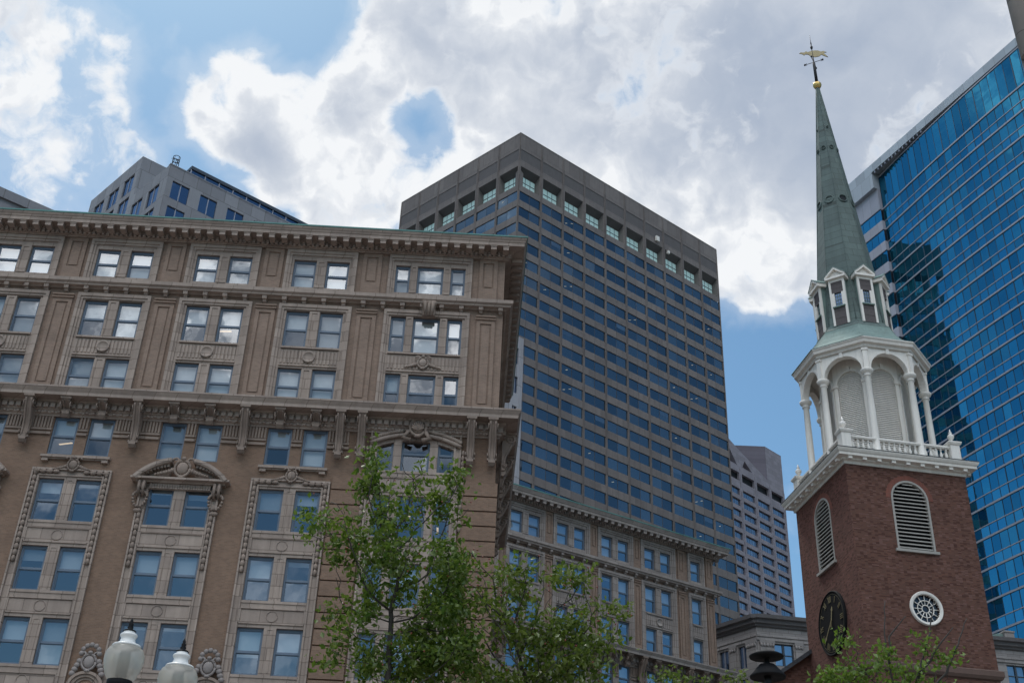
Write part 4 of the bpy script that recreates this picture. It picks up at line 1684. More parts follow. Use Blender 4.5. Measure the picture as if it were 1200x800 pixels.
# the cut-back dark face running due west from the shoulder
p0 = Vector((-7.9 * K, 0.05, 0))
dirw = Vector((-math.cos(R(44.5)), math.sin(R(44.5)), 0))
p1 = p0 + dirw * 34
b.quad((p0.x, p0.y, zsh - 2), (p1.x, p1.y, zsh - 2), (p1.x, p1.y, z150), (p0.x, p0.y, z150))
b.quad((p0.x, p0.y, z150), (0, 0.05, z150), (0, 30, z150), (p1.x, p1.y, z150))
b.build('crown_face', M.setdefault('dark_violet', mat_stone('dark_violet', (0.15, 0.135, 0.165), 0.1, joints=(2.4, 1.4, 0.03), streak=0.1)), slant)
b = MB()
b.box(xl + .5, -0.5, 1.2, 29, 0, zs(138.0, K))
b.build('core', M['dark_void'], slant)


def slant_win():
    b = MB()
    for k in range(5):
        xa = -ww_ / 2 + k * ww_ / 5
        b.quad((xa + 0.07, 0.55, 0.05), (xa + ww_ / 5 - 0.07, 0.55, 0.05), (xa + ww_ / 5 - 0.07, 0.55, wh_ - 0.35), (xa + 0.07, 0.55, wh_ - 0.35), 0)
    b.box(-ww_ / 2, ww_ / 2, 0.58, 0.62, 0, wh_, 1)
    return b.mesh('window', [M['violet_glass'], M['dark_void']])


n = 0
for c in colx[:4]:
    for z in rowz[:20]:
        link('window', cached('slantwin', slant_win), slant, (c, 0, z - wh_))

# ------------------------------------------------------------------ grey panel block over the left cornice
K = 1.25
blk = thing('office_building', 'grey panel office block with paired blue windows, peeking over the tan cornice', 'building', (-50.6, 137.2, 0), 49.2)
zt = zs(90, K)
PAN = 1.84 * K
b = MB()
Lx = 34.0
wz0, wz1 = zs(85.57, K), zs(88.0, K)
wins = [(0.72 * K + j * 3.62 * K, 2.93 * K + j * 3.62 * K) for j in range(7)]
hs = [(x0, x1, wz0 - f * 4.4, wz1 - f * 4.4) for x0, x1 in wins for f in range(3)]
b.wall(0, Lx, 0, zt, hs, 0.0, 0, reveal=0.3)
b.box(-0.03, Lx, -0.06, 0.6, zt, zt + 0.2)
# left face, leaving along heading -38
aL = R(180 - (49.2 + 38))          # local direction of the receding face
dL = Vector((-math.cos(R(87.2)), math.sin(R(87.2)), 0))
TL = Matrix.Translation((0, 0, 0)) @ Matrix(((-dL.x, -dL.y, 0, 0), (-dL.y, dL.x, 0, 0), (0, 0, 1, 0), (0, 0, 0, 1)))
# in this frame x runs left to right (towards the corner at x=0) and y inward
TL = Matrix(((-dL.x, dL.y, 0, 0), (-dL.y, -dL.x, 0, 0), (0, 0, 1, 0), (0, 0, 0, 1)))
b.T = TL
D1 = 8.45 * K
hl = [(-4.34 * K, -1.75 * K, wz0, wz1 + 0.3), (-8.2 * K, -5.6 * K, wz0, wz1 + 0.3)]
hl += [(a, c, z0 - 4.4, z1 - 4.4) for a, c, z0, z1 in hl]
b.wall(-D1, 0, 0, zt, hl, 0.0, 0, reveal=0.3)
b.T = None
b.poly([(0, 0, zt), (Lx, 0, zt), (Lx, 20, zt), tuple(dL * D1 + Vector((0, 0, zt)))])
b.build('wall', M['concrete_panel'], blk)
# taller rear mass
b = MB()
zt2 = zs(96.0, K)
b.T = TL
hl2 = [(-x1, -x0, zs(91.3, K) - f * 4.4, zs(94.0, K) - f * 4.4) for x0, x1 in ((9.6 * K, 12.2 * K), (13.4 * K, 16.0 * K), (17.2 * K, 19.8 * K)) for f in range(4)]
b.wall(-21.6 * K, -D1, 0, zt2, hl2, 0.0, 0, reveal=0.3)
b.T = None
pA, pB = dL * D1, dL * (21.6 * K)
b.quad((pA.x, pA.y, 0), (pA.x + 30, pA.y, 0), (pA.x + 30, pA.y, zt2), (pA.x, pA.y, zt2))
b.quad((pA.x, pA.y, zt2), (pA.x + 30, pA.y, zt2), (pB.x + 30, pB.y, zt2), (pB.x, pB.y, zt2))
b.quad((pB.x, pB.y, 0), (pB.x + 30, pB.y, 0), (pB.x + 30, pB.y, zt2), (pB.x, pB.y, zt2))
b.build('rear_wall', M['concrete_panel'], blk)


def pairwin(w, h, blue_=True):
    def fn():
        b = MB()
        hw = w / 2
        for a, c in ((-hw, -0.06), (0.06, hw)):
            b.quad((a, 0.2, 0), (c, 0.2, 0), (c, 0.2, h), (a, 0.2, h), 0)
        b.box(-0.06, 0.06, 0.1, 0.22, 0, h, 1)
        b.quad((-hw, 0.25, 0), (hw, 0.25, 0), (hw, 0.25, h), (-hw, 0.25, h), 1)
        return b.mesh('window', [M['dim_glass'], M['mullion_pale']])
    return cached(('pw', round(w, 2), round(h, 2)), fn)


for x0, x1, z0, z1 in hs:
    link('window', pairwin(x1 - x0, z1 - z0), blk, ((x0 + x1) / 2, 0, z0))
rotL = math.atan2(-dL.y, -dL.x)
for x0, x1, z0, z1 in hl + hl2:
    p = TL @ Vector(((x0 + x1) / 2, 0, 0))
    link('window', pairwin(x1 - x0, z1 - z0), blk, (p.x, p.y, z0), rotL)
# glazed penthouse and a hooped roof ladder
b = MB()
px0 = 2.75 * K
zp = zs(91.5, K)
b.box(px0, Lx - 1, 0.55, 15, zt + 0.2, zp - 0.55, 0)
b.box(px0 - 0.1, Lx, 0.35, 15.5, zp - 0.55, zp, 1)
b.build('penthouse', [M['dim_glass'], M['sash_dark']], blk)
for k in range(9):
    b = MB()
    b.box(px0 + k * 2.35 - 0.07, px0 + k * 2.35 + 0.07, 0.44, 0.54, zt + 0.2, zp - 0.56)
    b.build('mullion', M['mullion_pale'], blk)
b = MB()
lx, ly = 0.9, 0.9
for s in (-0.35, 0.35):
    b.tube([(lx + s, ly, zt), (lx + s, ly, zt + 2.0), (lx + s, ly + 0.6, zt + 2.3)], 0.06, 5)
for k in range(3):
    z = zt + 0.8 + k * 0.65
    b.tube([(lx + 0.5 * math.cos(t), ly - 0.35 + 0.5 * math.sin(t), z) for t in [2 * PI * q / 12 for q in range(13)]], 0.05, 5)
for k in range(5):
    t = PI * 2 * k / 5
    b.tube([(lx + 0.5 * math.cos(t), ly - 0.35 + 0.5 * math.sin(t), zt + 0.8), (lx + 0.5 * math.cos(t), ly - 0.35 + 0.5 * math.sin(t), zt + 2.1)], 0.04, 5)
b.build('roof_ladder', M['iron'], blk)

# narrow light panel building squeezed between the tan block and the dark tower
K = 1.1
strip = thing('office_building', 'light grey panel building with dark windows squeezed behind the tan corner', 'building', (1.3 * K, 112.67 * K, 0), 50)
b = MB()
zt = zs(70, K)
hs = []
for f in range(14):
    for j in range(5):
        x1 = (-0.69 - j * 1.75) * K
        hs.append((x1 - 0.72 * K, x1, zs(66.48 - 3.57 * f, K), zs(68.49 - 3.57 * f, K)))
b.wall(-12 * K, 0, 0, zt, hs, 0, 0, reveal=0.25)
b.quad((0, 0, 0), (0, 12, 0), (0, 12, zt), (0, 0, zt))
b.quad((-12 * K, 12, 0), (0, 12, 0), (0, 12, zt), (-12 * K, 12, zt))
b.quad((-12 * K, 0, zt), (0, 0, zt), (0, 12, zt), (-12 * K, 12, zt))
for j in range(6):
    x = (-0.42 - j * 1.75) * K
    b.box(x - 0.05, x + 0.05, -0.08, 0, 0, zt - 0.05)
    b.box(x - 1.0 * K - 0.04, x - 1.0 * K + 0.04, -0.06, 0, 0, zt - 0.05)
b.build('wall', M['strip_panel'], strip)
for x0, x1, z0, z1 in hs[:50]:
    link('window', pairwin(x1 - x0, z1 - z0), strip, ((x0 + x1) / 2, 0, z0))

# plain grey parapet at the far left
far = thing('office_building', 'plain grey stepped parapet showing at the far left edge above the tan cornice', 'building', (-44.6, 92.52, 0), 50)
b = MB()
zt = 70.0
for z0, z1, d in ((0, 66.9, 0.0), (66.9, 68.6, 0.15), (68.6, 69.0, 0.05), (69.0, 70.0, 0.3)):
    b.box(-24, 3.0 + d, -d, 10, z0, z1)
b.build('wall', M['concrete_panel'], far)
b = MB()
b.box(-23, 2.9, -0.12, 0, 60.0, 64.0)
b.build('ribbon_window', M['dim_glass'], far)

# stone-clad high-rise corner at the upper right
hi = thing('stone_tower', 'beige stone corner pier of a high-rise at the upper right edge', 'office tower', (33.85, 59.5, 0), 124)
b = MB()
b.box(0.0, 13, 0.5, 14, 0, 92, 1)
b.box(0.9, 13.2, 0.3, 0.5, 62.0, 92, 0)
b.lathe([(0.62, 62.0), (0.62, 92.0)], (0.62, 0.5, 0), 20, 0)
b.build('wall', [M['beige_stone'], M['granite']], hi)
b = MB()
for k in range(14):
    b.quad((0.3, 0.42, 3 + k * 4.2), (6.9, 0.42, 3 + k * 4.2), (6.9, 0.42, 6.6 + k * 4.2), (0.3, 0.42, 6.6 + k * 4.2))
b.build('window', M['dim_glass'], hi)

# ------------------------------------------------------------------ low grey stone building behind the church tower
low = thing('stone_building', 'low grey stone building with pilasters and a deep cornice behind the brick tower', 'building', (24.6, 112.7, 0), 81.0)
dl = Vector((math.sin(R(-36)), math.cos(R(-36)), 0))
ul = heading(81.0)
yl = heading(81.0 - 90)
dll = Vector((dl.dot(ul), dl.dot(yl), 0))
TLo = Matrix(((-dll.x, dll.y, 0, 0), (-dll.y, -dll.x, 0, 0), (0, 0, 1, 0), (0, 0, 0, 1)))
LR, LL_ = 34.0, 14.0
wr = [(1.67 + 4.0 * j, 3.62 + 4.0 * j) for j in range(8)]
wl = [(-2.45, -1.33), (-5.0, -3.8), (-7.5, -6.3), (-10, -8.8)]
rows = [(35.15, 37.3), (31.9, 34.1), (28.5, 30.7)]
b = MB()
hr = [(a, c, z0, z1) for a, c in wr for z0, z1 in rows]
hL = [(a, c, z0, z1) for a, c in wl for z0, z1 in rows]
b.wall(0, LR, 0, 40, hr, 0, 0, reveal=0.35)
b.T = TLo
b.wall(-LL_, 0, 0, 40, hL, 0, 0, reveal=0.35)
b.T = None
b.quad((0, 0, 39.7), (LR, 0, 39.7), (LR, 12, 39.7), (0, 12, 39.7))
b.quad((0, 12, 0), (LR, 12, 0), (LR, 12, 39.7), (0, 12, 39.7))
b.build('wall', M['grey_stone'], low)
prof = [(0, 38.75), (0.2, 38.85), (0.25, 39.0), (0.45, 39.1), (0.5, 39.4), (0.75, 39.5), (0.8, 39.85), (0.1, 40.0), (0, 40.0)]
b = MB()
b.cornice(prof, 0, LR, 0, 0)
b.T = TLo
b.cornice(prof, -LL_, 0.12, 0, 0)
b.T = None
b.rings([[(x - 0.0, -d, z) for d, z in prof] if x == 0 else [tuple(TLo @ Vector((0.0, -d, z))) for d, z in prof] for x in (1, 0)])
b.build('cornice', M['slate_stone'] if 'slate_stone' in M else M.setdefault('slate_stone', mat_stone('slate_stone', (0.14, 0.13, 0.13), 0.2)), low)
prof2 = [(0, 37.5), (0.12, 37.5), (0.12, 37.75), (0.2, 37.85), (0.2, 38.0), (0, 38.1)]
b = MB()
b.cornice(prof2, 0, LR, 0, 0)
b.T = TLo
b.cornice(prof2, -LL_, 0.06, 0, 0)
b.T = None
b.build('string_course', M['grey_stone'], low)


def pil():
    b = MB()
    b.box(-0.4, 0.4, -0.14, 0, 26, 37.2)
    b.box(-0.46, 0.46, -0.2, 0, 37.2, 37.5)
    for s in (-0.28, 0, 0.28):
        b.ell((s, -0.18, 37.05), 0.15, 0.1, 0.2, 7, 5)
    return b.mesh('pilaster', [M['grey_stone']])


mp = cached('lowpil', pil)
for j in range(9):
    link('pilaster', mp, low, (4.15 + 4.0 * j - 4.0 + 0.5 * (j == 0), 0, 0)) if j < 8 else None
link('pilaster', mp, low, (1.25, -0.02, 0))
for x in (-0.45, -0.95, -3.1, -5.6, -8.2):
    p = TLo @ Vector((x, 0, 0))
    link('pilaster', mp, low, tuple(p), math.atan2(-dll.y, -dll.x))
for x0, x1, z0, z1 in hr:
    f = link('window', cached('lowwin', lambda: low_win(1.95)) if False else cached(('lw', 1.95), lambda: (lambda b: (
        b.box(-0.975, -0.87, 0.15, 0.3, 0, 2.2), b.box(0.87, 0.975, 0.15, 0.3, 0, 2.2), b.box(-0.1, 0.1, 0.12, 0.3, 0, 2.2),
        b.box(-0.87, 0.87, 0.15, 0.3, 2.08, 2.2), b.box(-0.87, 0.87, 0.15, 0.3, 0, 0.1), b.box(-0.87, 0.87, 0.16, 0.28, 1.06, 1.14),
        b.mesh('window', [M['sash_dark']]))[-1])(MB())), low, ((x0 + x1) / 2, 0, z0))
    link('pane', cached('lowpane', lambda: (lambda b: (b.quad((-0.9, 0.24, 0.05), (0.9, 0.24, 0.05), (0.9, 0.24, 2.15), (-0.9, 0.24, 2.15)),
                                                       b.mesh('pane', [M['low_glass'] if 'low_glass' in M else M.setdefault('low_glass', mat_curtain_glass('low_glass', (0.03, 0.06, 0.10), (0.10, 0.15, 0.2), 0.42, (0.6, 0.8, 1.0), 0.5))]))[-1])(MB())), f)
for x0, x1, z0, z1 in hL:
    p = TLo @ Vector(((x0 + x1) / 2, 0, 0))
    f = link('window', pairwin(1.15, 2.2), low, (p.x, p.y, z0), math.atan2(-dll.y, -dll.x))
b = MB()
b.box(26.5, 27.5, 0.6, 1.8, 39.7, 41.0)
b.box(26.42, 27.58, 0.52, 1.88, 40.85, 41.0)
b.build('chimney', M['grey_stone'], low)
b = MB()
b.ext_y([(23.4, 39.9), (26.45, 39.9), (26.45, 40.75), (25.9, 40.75)], 0.9, 5)
b.build('roof', M['patina'], low)

# ------------------------------------------------------------------ brick church tower with lantern and spire
KS = 0.85
A = 3.45
AXX, AXY = 20.956, 62.085
church = thing('church', 'red brick church tower with clock, white arcaded lantern and green copper spire', 'church',
               (AXX * KS, AXY * KS, 1.7 * (1 - KS)), 80.85)
church.scale = (KS, KS, KS)
GZ = -0.3
# the old spire leans a little: drift towards local -x with height
view = Vector((AXX, AXY, 0)).normalized()
side_w = Vector((-view.y, view.x, 0))
lx_, ly_ = side_w.dot(heading(80.85)), side_w.dot(heading(-9.15))


def lean(b, z0=31.0, start=0.04, rate=0.0155):
    for q, p in enumerate(b.v):
        s = start + max(0.0, p.z - 38.0) * rate
        b.v[q] = Vector((p.x + lx_ * s, p.y + ly_ * s, p.z))
    return b


OCT = [PI / 8 + k * PI / 4 for k in range(8)]
MID = [k * PI / 4 for k in range(8)]


def octring(r, z, n=8, ph=PI / 8):
    return [(r * math.cos(ph + k * PI / 4), r * math.sin(ph + k * PI / 4), z) for k in range(8)]


# brick shaft: each face a sheet with its openings
louvre = arc_loop(0.0, 25.4, 28.3, 1.06)
rose = circle(0.03, 22.3, 0.72, 32)
sides = [('front', Matrix.Identity(4)), ('left', Matrix.Rotation(R(-90), 4, 'Z')), ('back', Matrix.Rotation(R(180), 4, 'Z')), ('right', Matrix.Rotation(R(90), 4, 'Z'))]
b = MB()
for nm, T in sides:
    b.T = T
    holes = [louvre] + ([rose] if nm in ('front', 'back') else [])
    b.sheet([(-A, GZ), (A, GZ), (A, 30.0), (-A, 30.0)], holes, -A, 1 if nm in ('left',) else 0, reveal=-A + 0.35)
    # gauged brick arch over the opening
    lo = [(1.34 * math.cos(PI * k / 16), 28.3 + 1.34 * math.sin(PI * k / 16)) for k in range(17)]
    li = [(1.075 * math.cos(PI * k / 16), 28.3 + 1.075 * math.sin(PI * k / 16)) for k in range(16, -1, -1)]
    b.ext_y(lo + li, -A - 0.012, -A + 0.05, 2)
b.T = None
b.build('tower_wall', [M['red_brick'], M['red_brick_side'], M.setdefault('rubbed_brick', mat_brick('rubbed_brick', (0.23, 0.075, 0.05), (0.18, 0.055, 0.04), (0.15, 0.08, 0.06), w=0.08, h=0.3, mort=0.01))], church)
b = MB()
b.box(-A + 0.9, A - 0.9, -A + 0.9, A - 0.9, GZ, 29.9)
b.build('tower_core', M['dark_void'], church)
b = MB()
b.rings([[(sx * (A + d), sy * (A + d), z) for sx, sy in ((-1, -1), (1, -1), (1, 1), (-1, 1))] for d, z in ((0, 18.9), (0.10, 18.95), (0.18, 19.1), (0.18, 19.35), (0.0, 19.45))])
b.build('belt_course', M['brownstone'], church)


def louvre_mesh():
    b = MB()
    ow = arc_loop(0, 25.4, 28.3, 1.06)
    # frame ring
    n = 14
    lo = [(1.06, 25.4)] + [(1.06 * math.cos(PI * k / n), 28.3 + 1.06 * math.sin(PI * k / n)) for k in range(n + 1)] + [(-1.06, 25.4)]
    li = [(0.95, 25.4)] + [(0.95 * math.cos(PI * k / n), 28.3 + 0.95 * math.sin(PI * k / n)) for k in range(n + 1)] + [(-0.95, 25.4)]
    b.rings([[(o[0], -A - 0.03, o[1]), (i[0], -A - 0.03, i[1]), (i[0], -A + 0.2, i[1]), (o[0], -A + 0.2, o[1])] for o, i in zip(lo, li)], 0)
    b.box(-1.2, 1.2, -A - 0.14, -A + 0.1, 25.26, 25.4, 0)
    k = 0
    z = 25.5
    while z < 29.2:
        h = 0.95 if z < 28.25 else math.sqrt(max(0.95 ** 2 - (z + 0.1 - 28.3) ** 2, 0.0))
        if h > 0.12:
            i = [(-h, -A + 0.02, z), (h, -A + 0.02, z), (h, -A + 0.30, z + 0.17), (-h, -A + 0.30, z + 0.17)]
            b.rings([[(x, -A + 0.02, z), (x, -A + 0.02, z + 0.055), (x, -A + 0.30, z + 0.215), (x, -A + 0.30, z + 0.16)] for x in (-h, h)], 0)
        z += 0.212
    b.poly([(x, -A + 0.33, zz) for x, zz in ow], 1)
    return b.mesh('louvre', [M['weathered'] if 'weathered' in M else M.setdefault('weathered', mat_stone('weathered', (0.36, 0.34, 0.31), 0.2, joints=None, streak=0.4)), M['dark_void']])


ml = louvre_mesh()
for nm, T in sides:
    link('louvre', ml, church, (0, 0, 0), math.atan2(T[1][0], T[0][0]))
# wheel window
b = MB()
yy = -A - 0.06
n = 36
sec = [(0.72, -A + 0.1), (0.72, -A - 0.05), (0.76, -A - 0.10), (0.86, -A - 0.12), (0.90, -A - 0.05), (0.90, -A + 0.0)]
b.rings([[(0.03 + r * math.cos(2 * PI * k / n), y, 22.3 + r * math.sin(2 * PI * k / n)) for r, y in sec] for k in range(n)], 0, closed=True)
b.build('rose_frame', M['white_paint'], church)
b = MB()
for rr in (0.2, 0.44):
    b.tube([(0.03 + rr * math.cos(2 * PI * k / 28), -A + 0.06, 22.3 + rr * math.sin(2 * PI * k / 28)) for k in range(29)], 0.028, 5)
for k in range(12):
    t = 2 * PI * k / 12
    b.tube([(0.03 + 0.2 * math.cos(t), -A + 0.06, 22.3 + 0.2 * math.sin(t)), (0.03 + 0.72 * math.cos(t), -A + 0.06, 22.3 + 0.72 * math.sin(t))], 0.024, 5)
rf = b.build('rose_tracery', M['white_paint'], church)
b = MB()
b.poly([(x, -A + 0.12, z) for x, z in circle(0.03, 22.3, 0.73, 32)])
b.build('pane', M.setdefault('rose_glass', mat_curtain_glass('rose_glass', (0.01, 0.012, 0.016), (0.02, 0.025, 0.03), 0.07, (0.8, 0.9, 1.0), 0.3)), rf)

# clock on the left face; built in the face's own frame and turned a quarter
b = MB()
CC = (0.0, 22.3)
b.ext_y(circle(*CC, 1.66, 48), -A - 0.10, -A - 0.001)
clock = b.build('clock', M['black_paint'], church, (0, 0, 0), R(-90))
b = MB()
n = 48
sec = [(1.60, -A - 0.10), (1.60, -A - 0.12), (1.65, -A - 0.14), (1.69, -A - 0.11), (1.69, -A - 0.0)]
b.rings([[(CC[0] + r * math.cos(2 * PI * k / n), y, CC[1] + r * math.sin(2 * PI * k / n)) for r, y in sec] for k in range(n)], 0, closed=True)
b.build('clock_rim', M['black_paint'], clock)
NUM = ['XII', 'I', 'II', 'III', 'IIII', 'V', 'VI', 'VII', 'VIII', 'IX', 'X', 'XI']


def stroke(b, T, x0, z0, x1, z1, w):
    dx, dz = x1 - x0, z1 - z0
    L = math.hypot(dx, dz)
    px, pz = -dz / L * w / 2, dx / L * w / 2
    pts = [(x0 + px, z0 + pz), (x1 + px, z1 + pz), (x1 - px, z1 - pz), (x0 - px, z0 - pz)]
    out = []
    for y in (-A - 0.125, -A - 0.1005):
        out.append([tuple(T @ Vector((x, y, z))) for x, z in pts])
    b.rings(out)


for k, s in enumerate(NUM):
    b = MB()
    ang = -2 * PI * k / 12
    T = Matrix.Translation((CC[0], 0, CC[1])) @ Matrix.Rotation(-ang, 4, 'Y')
    wd = {'I': 0.10, 'V': 0.2, 'X': 0.2}
    tot = sum(wd[c] for c in s)
    x = -tot / 2
    r0, r1 = 1.10, 1.42
    for c in s:
        xm = x + wd[c] / 2
        if c == 'I':
            stroke(b, T, xm, r0, xm, r1, 0.04)
        elif c == 'V':
            stroke(b, T, xm - 0.075, r1, xm, r0, 0.042)
            stroke(b, T, xm + 0.075, r1, xm, r0, 0.024)
        else:
            stroke(b, T, xm - 0.075, r1, xm + 0.075, r0, 0.055)
            stroke(b, T, xm + 0.075, r1, xm - 0.075, r0, 0.024)
        x += wd[c]
    b.build('numeral', M['old_gold'] if 'old_gold' in M else M.setdefault('old_gold', mat_plain('old_gold', (0.20, 0.165, 0.09), 0.7, 0.2)), clock)
b = MB()
b.rings([[(CC[0] + r * math.cos(2 * PI * k / 60), y, CC[1] + r * math.sin(2 * PI * k / 60)) for r, y in ((1.49, -A - 0.1), (1.49, -A - 0.112), (1.51, -A - 0.112), (1.51, -A - 0.1))] for k in range(60)], 0, closed=True)
b.build('minute_track', M['track'] if 'track' in M else M.setdefault('track', mat_plain('track', (0.10, 0.085, 0.05), 0.6)), clock)
for nm, ang, L, w in (('hour_hand', 2 * PI * (12.63 % 12) / 12, 0.86, 0.13), ('minute_hand', 2 * PI * 38 / 60, 1.24, 0.09)):
    b = MB()
    loop = [(-w * 0.35, -0.22), (w * 0.35, -0.22), (w * 0.3, 0.1), (w * 0.3, L * 0.72), (w * 0.75, L * 0.78), (0, L), (-w * 0.75, L * 0.78), (-w * 0.3, L * 0.72), (-w * 0.3, 0.1)]
    b.T = Matrix.Translation((CC[0], -0.03 if nm == 'minute_hand' else 0, CC[1])) @ Matrix.Rotation(ang, 4, 'Y')
    b.ext_y(loop, -A - 0.15, -A - 0.13)
    b.build(nm, M['dull_gold'], clock)

# eaves cornice with blocks
b = MB()


def sqring(d, z):
    return [(sx * (A + d), sy * (A + d), z) for sx, sy in ((-1, -1), (1, -1), (1, 1), (-1, 1))]


b.rings([sqring(*q) for q in ((0.0, 29.98), (0.06, 29.98), (0.08, 30.14), (0.20, 30.18), (0.22, 30.26), (0.50, 30.30), (0.50, 30.44), (0.56, 30.5), (0.62, 30.62), (0.62, 30.67), (0.1, 30.74))])
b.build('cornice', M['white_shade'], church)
b = MB()
b.rings([sqring(*q) for q in ((0.3, 30.745), (0.64, 30.675), (0.64, 30.71), (0.3, 30.79))])
b.build('lead_flashing', M['slate'], church)
mo = MB()
mo.box(-0.11, 0.11, -0.20, 0.0, -0.16, 0.0)
mo.box(-0.13, 0.13, -0.22, 0.0, -0.035, 0.0)
mo = mo.mesh('modillion', [M['white_paint']])
for nm, T in sides:
    for k in range(9):
        p = T @ Vector((-A + 0.15 + k * (2 * A - 0.3) / 8, -A - 0.23, 30.298))
        link('modillion', mo, church, tuple(p), math.atan2(T[1][0], T[0][0]))

# balustrade
DB = 3.18
bal = MB()
bal.lathe([(0.075, 0), (0.075, 0.06), (0.04, 0.10), (0.075, 0.24), (0.095, 0.34), (0.06, 0.5), (0.035, 0.6), (0.06, 0.66), (0.075, 0.70), (0.075, 0.76)], n=8)
bal = bal.mesh('baluster', [M['white_paint']])
post = MB()
post.box(-0.27, 0.27, -0.27, 0.27, 0, 1.12)
post.box(-0.31, 0.31, -0.31, 0.31, 0, 0.14)
post.rings([[(sx * w, sy * w, z) for sx, sy in ((-1, -1), (1, -1), (1, 1), (-1, 1))] for w, z in ((0.27, 1.12), (0.33, 1.17), (0.38, 1.27), (0.38, 1.33), (0.1, 1.42))])
post = post.mesh('post', [M['white_paint']])
urn = MB()
urn.lathe([(0.11, 0), (0.11, 0.05), (0.06, 0.09), (0.06, 0.14), (0.15, 0.24), (0.19, 0.36), (0.17, 0.44), (0.09, 0.50), (0.07, 0.56), (0.10, 0.60), (0.05, 0.68), (0.02, 0.82)], n=12)
urn = urn.mesh('urn', [M['white_paint']])
for nm, T in sides:
    an = math.atan2(T[1][0], T[0][0])
    b = MB()
    b.box(-DB, DB, -0.13, 0.13, 0, 0.14)
    b.box(-DB, DB, -0.11, 0.11, 0.90, 0.96)
    b.box(-DB, DB, -0.15, 0.15, 0.96, 1.06)
    p = T @ Vector((0, -DB, 30.78))
    b.build('rail', M['white_paint'], church, tuple(p), an)
    for k in range(19):
        p = T @ Vector((-DB + 0.45 + k * (2 * DB - 0.9) / 18, -DB, 30.92))
        link('baluster', bal, church, tuple(p), an)
    p = T @ Vector((-DB, -DB, 30.76))
    po = link('post', post, church, tuple(p), an)
    link('urn', urn, po, (0, 0, 1.40))
b = MB()
b.box(-DB - 0.2, DB + 0.2, -DB - 0.2, DB + 0.2, 30.6, 30.79)
b.build('deck', M['slate'], church)

# lantern: inner louvred octagon inside an open arcade
RI = 2.55
b = MB()
ap = RI * math.cos(PI / 8)
hs_ = RI * math.sin(PI / 8)
for k in range(8):
    a = MID[k]
    T = Matrix.Rotation(a + PI / 2, 4, 'Z')
    b.T = T
    b.sheet([(-hs_, 30.79), (hs_, 30.79), (hs_, 37.8), (-hs_, 37.8)], [arc_loop(0, 30.9, 36.12, 0.74)], -ap, 0, reveal=-ap + 0.14)
    n = 12
    # archivolt and imposts
    lo = [(0.90 * math.cos(PI * q / n), 36.12 + 0.90 * math.sin(PI * q / n)) for q in range(n + 1)]
    li = [(0.745 * math.cos(PI * q / n), 36.12 + 0.745 * math.sin(PI * q / n)) for q in range(n, -1, -1)]
    b.ext_y(lo + li, -ap - 0.07, -ap)
    for s in (-1, 1):
        b.box(s * 0.83 - 0.10, s * 0.83 + 0.10, -ap - 0.07, -ap, 30.79, 35.96)
        b.box(s * 0.83 - 0.14, s * 0.83 + 0.14, -ap - 0.12, -ap, 35.96, 36.12)
    b.box(-0.09, 0.09, -ap - 0.12, -ap, 36.84, 37.2)
b.T = None
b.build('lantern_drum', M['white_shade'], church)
slat = MB()
z = 30.95
while z < 36.8:
    h = 0.74 if z < 36.05 else math.sqrt(max(0.74 ** 2 - (z + 0.06 - 36.12) ** 2, 0))
    if h > 0.08:
        slat.rings([[(x, -ap + 0.02, z), (x, -ap + 0.02, z + 0.035), (x, -ap + 0.11, z + 0.135), (x, -ap + 0.11, z + 0.1)] for x in (-h, h)], 0)
    z += 0.118
slat.poly([(x, -ap + 0.125, zz) for x, zz in arc_loop(0, 30.9, 36.12, 0.74)], 1)
slat = slat.mesh('louvre', [M['white_paint'], M['white_shade']])
for k in range(8):
    link('louvre', slat, church, (0, 0, 0), MID[k] + PI / 2)

